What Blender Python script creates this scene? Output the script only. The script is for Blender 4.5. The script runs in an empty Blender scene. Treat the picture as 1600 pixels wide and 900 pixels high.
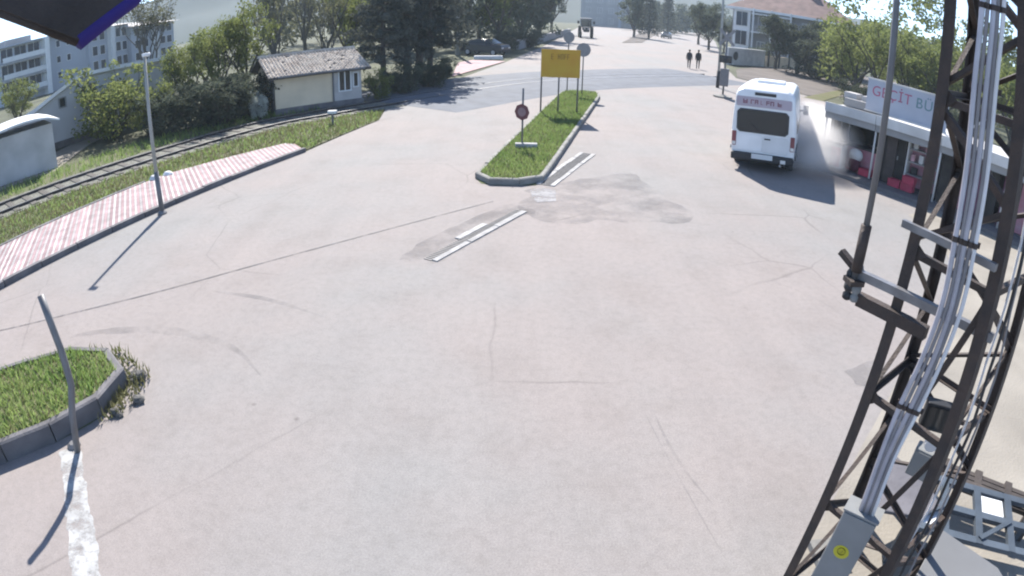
import bpy, math, random
import numpy as np
from mathutils import Vector, Matrix
R = math.radians
sc = bpy.context.scene
COL = sc.collection

# ---------------------------------------------------------------- camera, sky, sun, exposure
PITCH, ROLL, CAM_H = 0.447, 0.022, 4.0
cd = bpy.data.cameras.new('camera')
cam = bpy.data.objects.new('camera', cd); COL.objects.link(cam); sc.camera = cam
cd.type = 'PANO'                                   # the security camera's wide lens bends straight lines
cd.panorama_type = 'FISHEYE_EQUISOLID'
cd.sensor_width = 36.0; cd.sensor_fit = 'HORIZONTAL'
cd.fisheye_lens = 21.94; cd.fisheye_fov = R(180)
cd.clip_start = 0.05; cd.clip_end = 9000
_c, _s, _cp, _sp = math.cos(ROLL), math.sin(ROLL), math.cos(PITCH), math.sin(PITCH)
cam.matrix_world = Matrix(((_c, -_s, 0, 0), (_s * _sp, _c * _sp, -_cp, 0), (_s * _cp, _c * _cp, _sp, CAM_H), (0, 0, 0, 1)))

HAZE = 0.0006
SUN_EL, SUN_AZ = R(43), R(-10)                      # azimuth from +Y towards +X
w = bpy.data.worlds.new('World'); sc.world = w; w.use_nodes = True
nt = w.node_tree; bg = nt.nodes['Background']
sky = nt.nodes.new('ShaderNodeTexSky'); sky.sky_type = 'NISHITA'; sky.sun_disc = False
sky.sun_elevation = SUN_EL; sky.sun_rotation = SUN_AZ
sky.air_density = 0.55; sky.dust_density = 0.15; sky.altitude = 1500; sky.ozone_density = 1.0
nt.links.new(sky.outputs[0], bg.inputs[0]); bg.inputs[1].default_value = 0.15
sd = bpy.data.lights.new('sun', 'SUN'); sd.energy = 4.8; sd.angle = R(0.6); sd.color = (1.0, 0.95, 0.88)
sun = bpy.data.objects.new('sun', sd); COL.objects.link(sun)
_dir = Vector((math.sin(SUN_AZ) * math.cos(SUN_EL), math.cos(SUN_AZ) * math.cos(SUN_EL), math.sin(SUN_EL)))
sun.rotation_euler = _dir.to_track_quat('Z', 'Y').to_euler()
sc.view_settings.view_transform = 'Standard'; sc.view_settings.look = 'None'
sc.view_settings.exposure = 1.38; sc.view_settings.gamma = 1.0
sc.cycles.max_bounces = 6; sc.cycles.transparent_max_bounces = 12
sc.cycles.use_denoising = True
sc.cycles.filter_width = 2.1                        # the camera's soft optics
sc.cycles.volume_bounces = 2

# ---------------------------------------------------------------- helpers
def mat(name, col, rough=0.8, var=0.2, scale=3.0, bump=0.0, bscale=40.0, metal=0.0, trans=0.0, col2=None, alpha=None, rnd=0.12, spec=0.3):
    m = bpy.data.materials.new(name); m.use_nodes = True
    N, L = m.node_tree.nodes, m.node_tree.links
    b = N['Principled BSDF']; out = N['Material Output']
    tc = N.new('ShaderNodeTexCoord')
    nz = N.new('ShaderNodeTexNoise'); nz.inputs['Scale'].default_value = scale; nz.inputs['Detail'].default_value = 6
    L.new(tc.outputs['Object'], nz.inputs['Vector'])
    rp = N.new('ShaderNodeValToRGB'); e = rp.color_ramp.elements
    c2 = col2 or tuple(min(1, c * (1 + var)) for c in col)
    c1 = tuple(c * (1 - var) for c in col) if col2 is None else col
    e[0].position, e[1].position = 0.32, 0.68
    e[0].color, e[1].color = (*c1, 1), (*c2, 1)
    L.new(nz.outputs[0], rp.inputs[0])
    oi = N.new('ShaderNodeObjectInfo'); mr = N.new('ShaderNodeMapRange')
    mr.inputs['To Min'].default_value = 1 - rnd; mr.inputs['To Max'].default_value = 1 + rnd
    L.new(oi.outputs['Random'], mr.inputs['Value'])
    mx = N.new('ShaderNodeMix'); mx.data_type = 'RGBA'; mx.blend_type = 'MULTIPLY'; mx.inputs[0].default_value = 1
    L.new(rp.outputs[0], mx.inputs[6]); L.new(mr.outputs[0], mx.inputs[7])
    colour = mx.outputs[2]
    L.new(colour, b.inputs['Base Color'])
    b.inputs['Roughness'].default_value = rough; b.inputs['Metallic'].default_value = metal
    b.inputs['Specular IOR Level'].default_value = spec
    if bump:
        n2 = N.new('ShaderNodeTexNoise'); n2.inputs['Scale'].default_value = bscale; n2.inputs['Detail'].default_value = 4
        L.new(tc.outputs['Object'], n2.inputs['Vector'])
        bp = N.new('ShaderNodeBump'); bp.inputs['Strength'].default_value = bump; bp.inputs['Distance'].default_value = 0.02
        L.new(n2.outputs[0], bp.inputs['Height']); L.new(bp.outputs[0], b.inputs['Normal'])
    surf = b.outputs[0]
    if trans:
        t = N.new('ShaderNodeBsdfTranslucent'); L.new(colour, t.inputs[0])
        ms = N.new('ShaderNodeMixShader'); ms.inputs[0].default_value = trans
        L.new(surf, ms.inputs[1]); L.new(t.outputs[0], ms.inputs[2]); surf = ms.outputs[0]
    if alpha:                                        # (noise scale, ramp low, ramp high): worn-through paint, faded marks
        n3 = N.new('ShaderNodeTexNoise'); n3.inputs['Scale'].default_value = alpha[0]; n3.inputs['Detail'].default_value = 8
        n3.inputs['Roughness'].default_value = 0.7
        L.new(tc.outputs['Object'], n3.inputs['Vector'])
        r3 = N.new('ShaderNodeMapRange'); r3.inputs['From Min'].default_value = alpha[1]; r3.inputs['From Max'].default_value = alpha[2]
        if len(alpha) > 3: r3.inputs['To Max'].default_value = alpha[3]
        L.new(n3.outputs[0], r3.inputs['Value'])
        tr = N.new('ShaderNodeBsdfTransparent'); ma = N.new('ShaderNodeMixShader')
        L.new(r3.outputs[0], ma.inputs[0]); L.new(tr.outputs[0], ma.inputs[1]); L.new(surf, ma.inputs[2]); surf = ma.outputs[0]
    L.new(surf, out.inputs['Surface'])
    return m

class MB:
    def __init__(s): s.v, s.f = [], []
    def add(s, vs, fs, M=None):
        k = len(s.v)
        s.v += [tuple(M @ Vector(p)) if M is not None else tuple(p) for p in vs]
        s.f += [tuple(i + k for i in f) for f in fs]; return s
    def box(s, c, d, rz=0.0, M=None):
        x, y, z = d[0] / 2, d[1] / 2, d[2] / 2
        T = Matrix.Translation(c) @ Matrix.Rotation(rz, 4, 'Z')
        if M is not None: T = M @ T
        return s.add([(-x, -y, -z), (x, -y, -z), (x, y, -z), (-x, y, -z), (-x, -y, z), (x, -y, z), (x, y, z), (-x, y, z)],
                     [(0, 3, 2, 1), (4, 5, 6, 7), (0, 1, 5, 4), (1, 2, 6, 5), (2, 3, 7, 6), (3, 0, 4, 7)], T)
    def bar(s, p, q, a, b, up=(0, 0, 1), off=(0, 0)):
        p, q = Vector(p), Vector(q); t = (q - p).normalized(); u = Vector(up)
        if abs(t.dot(u)) > 0.98: u = Vector((0, 1, 0))
        n = t.cross(u).normalized(); m = n.cross(t)
        P = []
        for e in (p, q):
            for i, j in ((-1, -1), (1, -1), (1, 1), (-1, 1)):
                P.append(e + n * (i * a / 2 + off[0]) + m * (j * b / 2 + off[1]))
        return s.add(P, [(0, 1, 2, 3), (7, 6, 5, 4), (0, 4, 5, 1), (1, 5, 6, 2), (2, 6, 7, 3), (3, 7, 4, 0)])
    def angle(s, p, q, a, t, d1, d2):                 # rolled-steel L section, legs along d1 and d2
        p, q = Vector(p), Vector(q); d1, d2 = Vector(d1).normalized(), Vector(d2).normalized()
        sh = [d1 * 0, d1 * a, d1 * a + d2 * t, d1 * t + d2 * t, d1 * t + d2 * a, d2 * a]
        P = [p + o for o in sh] + [q + o for o in sh]
        return s.add(P, [(5, 4, 3, 2, 1, 0), (6, 7, 8, 9, 10, 11)] + [(i, (i + 1) % 6, 6 + (i + 1) % 6, 6 + i) for i in range(6)])
    def tube(s, pts, r, n=8, r2=None, cap=True):
        pts = [Vector(p) for p in pts]; m = len(pts); k = len(s.v); last = None
        for i, p in enumerate(pts):
            t = (pts[min(i + 1, m - 1)] - pts[max(i - 1, 0)]).normalized()
            if last is None:
                last = t.orthogonal().normalized()
            a = (last - t * last.dot(t)).normalized(); last = a; b = t.cross(a)
            rr = r if r2 is None else r + (r2 - r) * i / max(1, m - 1)
            for j in range(n):
                an = 2 * math.pi * j / n; s.v.append(tuple(p + (a * math.cos(an) + b * math.sin(an)) * rr))
        for i in range(m - 1):
            for j in range(n):
                s.f.append((k + i * n + j, k + i * n + (j + 1) % n, k + (i + 1) * n + (j + 1) % n, k + (i + 1) * n + j))
        if cap:
            s.f.append(tuple(k + j for j in reversed(range(n)))); s.f.append(tuple(k + (m - 1) * n + j for j in range(n)))
        return s
    def prism(s, poly, z0, z1):
        n = len(poly); a = sum(poly[i][0] * poly[(i + 1) % n][1] - poly[(i + 1) % n][0] * poly[i][1] for i in range(n))
        if a < 0: poly = list(reversed(poly))
        return s.add([(x, y, z0) for x, y in poly] + [(x, y, z1) for x, y in poly],
                     [tuple(reversed(range(n))), tuple(range(n, 2 * n))] + [(i, (i + 1) % n, n + (i + 1) % n, n + i) for i in range(n)])
    def sheet(s, poly, z):
        n = len(poly); a = sum(poly[i][0] * poly[(i + 1) % n][1] - poly[(i + 1) % n][0] * poly[i][1] for i in range(n))
        if a < 0: poly = list(reversed(poly))
        return s.add([(x, y, z) for x, y in poly], [tuple(range(n))])
    def ragged(s, poly, z, amp, seed, step=0.25):      # a sheet with an uneven, broken edge
        rg = random.Random(seed); q = resample(poly, step, True)
        off = [rg.uniform(-amp, amp) for _ in q]; off = [(off[i - 1] + off[i] * 2 + off[(i + 1) % len(q)]) / 3 for i in range(len(q))]
        P = []
        for i, p in enumerate(q):
            t = (Vector(q[(i + 1) % len(q)]) - Vector(q[i - 1])).normalized(); e = rg.uniform(-amp, amp) * .35
            P.append((p[0] - t.y * (off[i] + e), p[1] + t.x * (off[i] + e)))
        return s.sheet(P, z)
    def lathe(s, prof, M=None, n=16):                 # profile of (radius, z)
        V = [(r * math.cos(2 * math.pi * j / n), r * math.sin(2 * math.pi * j / n), z) for r, z in prof for j in range(n)]
        F = [(i * n + j, i * n + (j + 1) % n, (i + 1) * n + (j + 1) % n, (i + 1) * n + j) for i in range(len(prof) - 1) for j in range(n)]
        F += [tuple(reversed(range(n))), tuple((len(prof) - 1) * n + j for j in range(n))]
        return s.add(V, F, M)
    def ball(s, c, rx, ry, rz, n=8, m=6):
        V = [(0, 0, -rz)]
        for i in range(1, m):
            t = -math.pi / 2 + math.pi * i / m
            V += [(rx * math.cos(t) * math.cos(2 * math.pi * j / n), ry * math.cos(t) * math.sin(2 * math.pi * j / n), rz * math.sin(t)) for j in range(n)]
        V.append((0, 0, rz)); F = [(0, 1 + (j + 1) % n, 1 + j) for j in range(n)]
        for i in range(m - 2):
            F += [(1 + i * n + j, 1 + i * n + (j + 1) % n, 1 + (i + 1) * n + (j + 1) % n, 1 + (i + 1) * n + j) for j in range(n)]
        k = 1 + (m - 2) * n; F += [(k + j, k + (j + 1) % n, k + n) for j in range(n)]
        return s.add(V, F, Matrix.Translation(c))
    def mesh(s, name, m=None, smooth=False):
        me = bpy.data.meshes.new(name); me.from_pydata(s.v, [], s.f); me.update()
        if m: me.materials.append(m)
        if smooth: me.polygons.foreach_set('use_smooth', [True] * len(me.polygons))
        return me
    def build(s, name, m, parent=None, smooth=False, bevel=0.0):
        o = bpy.data.objects.new(name, s.mesh(name, m, smooth)); COL.objects.link(o); o.parent = parent
        if bevel:
            b = o.modifiers.new('soft_edges', 'BEVEL'); b.width = bevel; b.segments = 2; b.limit_method = 'ANGLE'
        return o

def place(name, me, parent=None, loc=(0, 0, 0), rz=0.0, scale=None):
    o = bpy.data.objects.new(name, me); COL.objects.link(o); o.parent = parent; o.location = loc; o.rotation_euler = (0, 0, rz)
    if scale: o.scale = scale
    return o
def tag(o, label=None, cat=None, group=None, kind=None):
    if label: o['label'] = label
    if cat: o['category'] = cat
    if group: o['group'] = group
    if kind: o['kind'] = kind
    return o
def thing(name, label, cat, loc=(0, 0, 0), rz=0.0, group=None):
    o = bpy.data.objects.new(name, None); COL.objects.link(o); o.location = loc; o.rotation_euler = (0, 0, rz)
    o.empty_display_size = 0.2
    return tag(o, label, cat, group)
def copy_tree(o, parent=None):
    c = o.copy(); COL.objects.link(c); c.parent = parent
    for ch in o.children: copy_tree(ch, c)
    return c
def structure(name, mb, m, label=None):
    return tag(mb.build(name, m), label, kind='structure')
def resample(pts, step, closed=False):
    P = [Vector((p[0], p[1])) for p in pts]
    if closed: P.append(P[0])
    out = [P[0].copy()]; acc = 0.0
    for a, b in zip(P, P[1:]):
        d = (b - a).length; t = step - acc
        while t <= d + 1e-9:
            out.append(a + (b - a) * (t / d)); t += step
        acc = d - (t - step)
    return [(p.x, p.y) for p in out]
def smooth_line(pts, n=6):
    P = [Vector((p[0], p[1])) for p in pts]; P = [P[0] * 2 - P[1]] + P + [P[-1] * 2 - P[-2]]; out = []
    for i in range(1, len(P) - 2):
        for k in range(n):
            t = k / n; a, b, c, d = P[i - 1:i + 3]
            out.append(0.5 * ((2 * b) + (c - a) * t + (2 * a - 5 * b + 4 * c - d) * t * t + (3 * b - a - 3 * c + d) * t ** 3))
    out.append(P[-2]); return [(p.x, p.y) for p in out]
def offset_line(pts, d):                              # to the left of the walking direction for d > 0
    out = []
    for i, p in enumerate(pts):
        a, b = Vector(pts[max(0, i - 1)]), Vector(pts[min(len(pts) - 1, i + 1)])
        t = (b - a).normalized(); out.append((p[0] - t.y * d, p[1] + t.x * d))
    return out
def ribbon(mb, pts, wid, z):
    a, b = offset_line(pts, wid / 2), offset_line(pts, -wid / 2)
    n = len(pts); return mb.add([(x, y, z) for x, y in a] + [(x, y, z) for x, y in b], [(n + i, n + i + 1, i + 1, i) for i in range(n - 1)])
def streak(mb, pts, wid, z):                          # a mark that thins out towards both ends
    n = len(pts); rg = random.Random(n); a, b = [], []
    for i, p in enumerate(pts):
        u, v = Vector(pts[max(0, i - 1)]), Vector(pts[min(n - 1, i + 1)]); t = (v - u).normalized()
        w_ = wid / 2 * min(1, 3.2 * i / n, 2.2 * (n - 1 - i) / n) * rg.uniform(.8, 1.15) + .002
        a.append((p[0] - t.y * w_, p[1] + t.x * w_, z)); b.append((p[0] + t.y * w_, p[1] - t.x * w_, z))
    return mb.add(a + b, [(n + i, n + i + 1, i + 1, i) for i in range(n - 1)])
def inside(x, y, poly):
    c = False; j = len(poly) - 1
    for i in range(len(poly)):
        xi, yi = poly[i]; xj, yj = poly[j]
        if (yi > y) != (yj > y) and x < (xj - xi) * (y - yi) / (yj - yi) + xi: c = not c
        j = i
    return c
def blades(poly, dens, h, wd, seed, z0=0.0, zf=None, lean=0.5):
    rg = random.Random(seed); xs = [p[0] for p in poly]; ys = [p[1] for p in poly]; mb = MB()
    n = int(dens * (max(xs) - min(xs)) * (max(ys) - min(ys)))
    for _ in range(n):
        x, y = rg.uniform(min(xs), max(xs)), rg.uniform(min(ys), max(ys))
        if not inside(x, y, poly): continue
        a = rg.uniform(0, 6.283); hh = h * rg.uniform(0.5, 1.3); z = zf(x, y) if zf else z0
        dx, dy = math.cos(a) * wd, math.sin(a) * wd; lx, ly = rg.uniform(-lean, lean) * hh, rg.uniform(-lean, lean) * hh
        k = len(mb.v); mb.v += [(x - dx, y - dy, z), (x + dx, y + dy, z), (x + lx, y + ly, z + hh)]; mb.f.append((k, k + 1, k + 2))
    return mb

# ---------------------------------------------------------------- materials
M = {}
def asphalt():
    m = bpy.data.materials.new('asphalt'); m.use_nodes = True; N, L = m.node_tree.nodes, m.node_tree.links; b = N['Principled BSDF']
    tc = N.new('ShaderNodeTexCoord')
    def noise(s, d=6, rough=0.55, vec=None):
        n = N.new('ShaderNodeTexNoise'); n.inputs['Scale'].default_value = s; n.inputs['Detail'].default_value = d; n.inputs['Roughness'].default_value = rough
        L.new(vec or tc.outputs['Object'], n.inputs['Vector']); return n.outputs[0]
    def ramp(src, stops):
        r = N.new('ShaderNodeValToRGB'); e = r.color_ramp.elements
        while len(e) < len(stops): e.new(0.5)
        for q, (p, c) in zip(e, stops): q.position = p; q.color = (*c, 1)
        L.new(src, r.inputs[0]); return r.outputs[0]
    def mul(a, c):
        x = N.new('ShaderNodeMix'); x.data_type = 'RGBA'; x.blend_type = 'MULTIPLY'; x.inputs[0].default_value = 1
        L.new(a, x.inputs[6]); L.new(c, x.inputs[7]); return x.outputs[2]
    base = ramp(noise(0.13, 4), [(0.36, (0.224, 0.2175, 0.212)), (0.52, (0.243, 0.2185, 0.208)), (0.68, (0.256, 0.225, 0.212))])
    dirt = ramp(noise(0.9, 8, 0.62), [(0.28, (0.90, 0.89, 0.88)), (0.5, (1, 1, 1)), (0.8, (1.04, 1.03, 1.02))])
    mp = N.new('ShaderNodeMapping'); mp.inputs['Scale'].default_value = (1.6, 0.16, 1); mp.inputs['Rotation'].default_value = (0, 0, R(18)); L.new(tc.outputs['Object'], mp.inputs[0])
    track = ramp(noise(0.9, 5, 0.6, mp.outputs[0]), [(0.3, (0.95, 0.95, 0.95)), (0.6, (1.01, 1.01, 1.01))])
    grit = ramp(noise(55, 3, 0.8), [(0.3, (0.80, 0.80, 0.80)), (0.7, (1.14, 1.14, 1.14))])
    mid = ramp(noise(9, 5, 0.75), [(0.34, (0.90, 0.90, 0.895)), (0.52, (1, 1, 1)), (0.72, (1.06, 1.06, 1.055))])
    vs = N.new('ShaderNodeTexVoronoi'); vs.inputs['Scale'].default_value = 1.5; L.new(tc.outputs['Object'], vs.inputs['Vector'])
    spots = ramp(vs.outputs['Distance'], [(0.0, (0.55, 0.54, 0.53)), (0.035, (0.78, 0.77, 0.76)), (0.06, (1, 1, 1))])
    sg_ = ramp(noise(0.5, 2), [(0.52, (0, 0, 0)), (0.6, (1, 1, 1))])
    sx = N.new('ShaderNodeMix'); sx.data_type = 'RGBA'; L.new(sg_, sx.inputs[0]); sx.inputs[6].default_value = (1, 1, 1, 1); L.new(spots, sx.inputs[7])
    c = mul(mul(mul(mul(mul(base, dirt), track), grit), mid), sx.outputs[2])
    vo = N.new('ShaderNodeTexVoronoi'); vo.feature = 'DISTANCE_TO_EDGE'; vo.inputs['Scale'].default_value = 0.33
    wv = N.new('ShaderNodeMix'); wv.data_type = 'VECTOR'; wv.inputs[0].default_value = 0.12
    nn = N.new('ShaderNodeTexNoise'); nn.inputs['Scale'].default_value = 1.4; nn.inputs['Detail'].default_value = 5; L.new(tc.outputs['Object'], nn.inputs[0])
    L.new(tc.outputs['Object'], wv.inputs[4]); L.new(nn.outputs[1], wv.inputs[5]); L.new(wv.outputs[1], vo.inputs['Vector'])
    crack = ramp(vo.outputs[0], [(0.0, (0.72, 0.72, 0.72)), (0.006, (1, 1, 1))])
    gate = ramp(noise(0.25, 2), [(0.5, (0, 0, 0)), (0.62, (1, 1, 1))])
    cm = N.new('ShaderNodeMix'); cm.data_type = 'RGBA'; L.new(gate, cm.inputs[0]); cm.inputs[6].default_value = (1, 1, 1, 1); L.new(crack, cm.inputs[7])
    c = mul(c, cm.outputs[2]); L.new(c, b.inputs['Base Color'])
    b.inputs['Roughness'].default_value = 0.88; b.inputs['Specular IOR Level'].default_value = 0.25
    bp = N.new('ShaderNodeBump'); bp.inputs['Strength'].default_value = 0.35; bp.inputs['Distance'].default_value = 0.01
    L.new(noise(70, 3), bp.inputs['Height']); L.new(bp.outputs[0], b.inputs['Normal'])
    return m
M['asphalt'] = asphalt()
M['patch'] = mat('asphalt_patch', (0.175, 0.168, 0.17), 0.9, 0.15, 1.5, 0.3, 60, alpha=(0.8, 0.42, 0.75, 0.6))
M['seam'] = mat('tar', (0.085, 0.085, 0.09), 0.7, 0.3, 4, alpha=(2.5, 0.3, 0.55, 0.8))
M['tyre'] = mat('tyre_rubber_mark', (0.12, 0.12, 0.125), 0.8, 0.2, 3, alpha=(1.1, 0.40, 0.8, 0.4))
M['crossing'] = mat('crossing_asphalt', (0.11, 0.12, 0.14), 0.85, 0.15, 1.2, 0.2, 50)
M['terrain'] = mat('dry_ground', (0.062, 0.066, 0.038), 0.95, 0.35, 0.25, 0.4, 12)
M['yard'] = mat('pale_yard', (0.235, 0.215, 0.185), 0.92, 0.16, 0.8, 0.4, 25)
M['dirt'] = mat('brown_dirt', (0.105, 0.09, 0.08), 0.95, 0.2, 0.5, 0.4, 10)
M['gravel'] = mat('ballast', (0.14, 0.138, 0.118), 0.95, 0.45, 9, 0.8, 30)
M['verge'] = mat('verge_soil', (0.13, 0.12, 0.075), 0.95, 0.4, 1.3, 0.6, 18, col2=(0.08, 0.105, 0.035))
M['grass'] = mat('grass_blade', (0.145, 0.22, 0.062), 0.8, 0.3, 1.1, trans=0.55, col2=(0.215, 0.275, 0.095))
M['lawn_soil'] = mat('lawn_soil', (0.085, 0.115, 0.04), 0.95, 0.3, 0.9, 0.6, 20, col2=(0.15, 0.14, 0.075))
M['dry_grass'] = mat('dry_grass_blade', (0.13, 0.15, 0.05), 0.8, 0.3, 0.7, trans=0.35, col2=(0.19, 0.165, 0.095))
M['kerb'] = mat('kerb_concrete', (0.20, 0.195, 0.182), 0.85, 0.22, 3, 0.4, 30)
M['dark_kerb'] = mat('shaded_kerb', (0.12, 0.115, 0.12), 0.85, 0.25, 3, 0.4, 30)  # darker kerb concrete; shade on the kerb faces is put into its colour
M['paver_pink'] = mat('pink_paver', (0.28, 0.19, 0.197), 0.85, 0.2, 3, 0.3, 40, rnd=.2)
M['paver_white'] = mat('white_paver', (0.36, 0.335, 0.33), 0.85, 0.2, 3, 0.3, 40, rnd=.16)
M['paint'] = mat('road_paint', (0.36, 0.36, 0.355), 0.7, 0.15, 6, 0.3, 50, alpha=(4.5, 0.33, 0.56, .92))
M['channel'] = mat('channel_concrete', (0.32, 0.315, 0.31), 0.85, 0.25, 5, 0.5, 30)
M['grate'] = mat('grate_iron', (0.08, 0.08, 0.085), 0.6, 0.2, 6, metal=0.5)
M['rail'] = mat('rail_steel', (0.055, 0.05, 0.05), 0.5, 0.3, 6, metal=0.6)
M['railtop'] = mat('worn_rail_head', (0.35, 0.35, 0.36), 0.35, 0.1, 6, metal=0.8)
M['sleeper'] = mat('sleeper_wood', (0.095, 0.088, 0.078), 0.9, 0.3, 5, 0.5, 20)
M['tower'] = mat('tower_steel', (0.045, 0.038, 0.036), 0.65, 0.35, 9, 0.4, 60, metal=0.2, col2=(0.07, 0.052, 0.044))
M['galv'] = mat('galvanised_steel', (0.20, 0.20, 0.21), 0.45, 0.2, 9, 0.15, 40, metal=0.5)
M['conduit'] = mat('silver_conduit', (0.36, 0.35, 0.385), 0.45, 0.15, 5, metal=0.25)
M['conduit_white'] = mat('white_conduit', (0.60, 0.59, 0.60), 0.45, 0.08, 5)
M['conduit_grey'] = mat('grey_conduit', (0.19, 0.18, 0.185), 0.5, 0.15, 5)
M['cabinet'] = mat('cabinet_grey', (0.20, 0.205, 0.205), 0.5, 0.1, 4, 0.1, 30)
M['yellow'] = mat('yellow_sticker', (0.42, 0.38, 0.03), 0.5, 0.08, 6)
M['sticker_ink'] = mat('sticker_ink', (0.17, 0.15, 0.02), 0.5, 0.1, 6)
M['white_paint'] = mat('white_van_paint', (0.60, 0.60, 0.60), 0.3, 0.14, 1.6, spec=0.5, col2=(0.70, 0.70, 0.70))
M['glass'] = mat('dark_glass', (0.018, 0.022, 0.023), 0.12, 0.1, 2, spec=0.5)
M['plastic'] = mat('black_plastic', (0.03, 0.03, 0.032), 0.55, 0.15, 8)
M['rubber'] = mat('rubber', (0.02, 0.02, 0.02), 0.85, 0.2, 8)
M['rim'] = mat('wheel_rim', (0.30, 0.30, 0.31), 0.4, 0.1, 6, metal=0.5)
M['red_lamp'] = mat('red_lens', (0.20, 0.06, 0.065), 0.25, 0.1, 6)
M['clear_lamp'] = mat('clear_lens', (0.55, 0.53, 0.50), 0.2, 0.1, 6)
M['banner'] = mat('pinkish_banner', (0.42, 0.36, 0.40), 0.6, 0.06, 3)
M['banner_ink'] = mat('faded_red_ink', (0.20, 0.085, 0.11), 0.6, 0.2, 6)
M['sign_yellow'] = mat('sign_yellow', (0.36, 0.19, 0.015), 0.5, 0.12, 1.5, col2=(0.37, 0.24, 0.022))
M['sign_ink'] = mat('sign_ink', (0.15, 0.085, 0.015), 0.6, 0.2, 5)
M['sign_back'] = mat('sign_back_grey', (0.17, 0.165, 0.17), 0.5, 0.1, 5, metal=0.3)
M['post'] = mat('post_grey', (0.14, 0.14, 0.145), 0.5, 0.15, 5, metal=0.3)
M['pole_pale'] = mat('pale_concrete_pole', (0.30, 0.30, 0.28), 0.8, 0.15, 2, 0.2, 20)
M['stop_red'] = mat('faded_stop_red', (0.13, 0.045, 0.05), 0.5, 0.15, 6)
M['sign_white'] = mat('sign_white', (0.21, 0.135, 0.14), 0.5, 0.1, 6)
M['cream'] = mat('cream_plaster', (0.66, 0.55, 0.40), 0.85, 0.1, 1.2, 0.2, 20)
M['stain_plaster'] = mat('stained_plaster', (0.42, 0.40, 0.385), 0.85, 0.15, 1.2, 0.2, 20)
M['tile'] = mat('weathered_roof_tile', (0.30, 0.25, 0.21), 0.85, 0.3, 2.2, 0.3, 20, col2=(0.46, 0.41, 0.355))
M['red_tile'] = mat('red_roof_tile', (0.185, 0.122, 0.108), 0.85, 0.25, 0.9, 0.3, 8)
M['wood'] = mat('dark_wood', (0.06, 0.05, 0.045), 0.8, 0.25, 4, 0.3, 20)
M['white_wall'] = mat('white_render', (0.42, 0.43, 0.44), 0.8, 0.08, 0.8, 0.1, 10)
M['flat_wall'] = mat('apartment_render', (0.33, 0.36, 0.41), 0.8, 0.06, 0.3)
M['flat_dark'] = mat('apartment_glass', (0.015, 0.022, 0.04), 0.2, 0.15, 0.5, spec=0.5)
M['house_wall'] = mat('house_render', (0.26, 0.26, 0.265), 0.8, 0.1, 0.6)
M['house_white'] = mat('white_trim', (0.60, 0.61, 0.61), 0.6, 0.05, 2)
M['white_metal'] = mat('white_sheet_metal', (0.52, 0.505, 0.485), 0.5, 0.14, 1.5)
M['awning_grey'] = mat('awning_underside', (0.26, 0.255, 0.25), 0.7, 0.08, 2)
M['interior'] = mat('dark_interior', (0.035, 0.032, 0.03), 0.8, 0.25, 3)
M['shelf_wall'] = mat('kiosk_panel', (0.22, 0.21, 0.205), 0.7, 0.15, 3)
M['crate_red'] = mat('red_crate', (0.33, 0.035, 0.07), 0.5, 0.15, 5)
M['pink'] = mat('pink_wrap', (0.45, 0.26, 0.28), 0.6, 0.25, 5)
M['kiosk_front'] = mat('pinkish_panel', (0.36, 0.22, 0.245), 0.7, 0.3, 2.5, col2=(0.36, 0.12, 0.16))
M['kiosk_brown'] = mat('brown_panel', (0.075, 0.06, 0.055), 0.7, 0.2, 3)
M['magenta'] = mat('magenta_panel', (0.12, 0.04, 0.075), 0.6, 0.3, 2.5)
M['step'] = mat('pavement_step', (0.13, 0.125, 0.13), 0.85, 0.15, 2, 0.3, 25)
M['board_white'] = mat('signboard_white', (0.31, 0.33, 0.38), 0.5, 0.06, 1.5)
M['ink_red'] = mat('lettering_crimson', (0.33, 0.10, 0.16), 0.5, 0.1, 5)
M['ink_teal'] = mat('lettering_teal', (0.12, 0.21, 0.23), 0.5, 0.1, 5)
M['brown_cloth'] = mat('brown_awning_cloth', (0.045, 0.039, 0.037), 0.9, 0.25, 6, 0.3, 60)
M['blue_trim'] = mat('blue_trim', (0.022, 0.014, 0.13), 0.7, 0.15, 6)
M['tarp'] = mat('grey_tarpaulin', (0.115, 0.11, 0.12), 0.7, 0.15, 3, 0.4, 12)
M['table_grey'] = mat('table_laminate', (0.13, 0.132, 0.135), 0.55, 0.08, 2)
M['blue_steel'] = mat('blue_steel', (0.075, 0.092, 0.112), 0.5, 0.15, 5, metal=0.2)
M['ground_bright'] = mat('bright_ground', (0.62, 0.64, 0.66), 0.55, 0.06, 5)  # pale colour of the sunlit ground showing between the stand's bars
M['stone'] = mat('rubble_stone', (0.10, 0.097, 0.092), 0.9, 0.3, 6, 0.5, 20)
M['bark'] = mat('bark', (0.07, 0.06, 0.05), 0.9, 0.3, 6, 0.5, 20)
M['grey_bark'] = mat('grey_bark', (0.11, 0.105, 0.095), 0.9, 0.25, 5, 0.4, 20)
M['leaf_spring'] = mat('spring_leaf', (0.115, 0.14, 0.04), 0.8, 0.3, 1.2, trans=0.55, col2=(0.19, 0.215, 0.075), rnd=0.15)
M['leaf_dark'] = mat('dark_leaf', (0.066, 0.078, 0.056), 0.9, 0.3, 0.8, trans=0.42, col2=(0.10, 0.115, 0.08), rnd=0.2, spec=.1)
M['leaf_pine'] = mat('pine_needles', (0.062, 0.07, 0.06), 0.9, 0.3, 0.9, trans=0.32, col2=(0.105, 0.11, 0.094), rnd=0.15, spec=.1)
M['leaf_olive'] = mat('olive_leaf', (0.10, 0.105, 0.06), 0.8, 0.3, 0.9, trans=0.45, col2=(0.15, 0.15, 0.085), rnd=0.2)
M['blossom'] = mat('white_blossom', (0.40, 0.42, 0.38), 0.7, 0.15, 2, trans=0.3)
M['hill'] = mat('hill_scrub', (0.045, 0.062, 0.06), 0.95, 0.35, 0.012)
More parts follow.
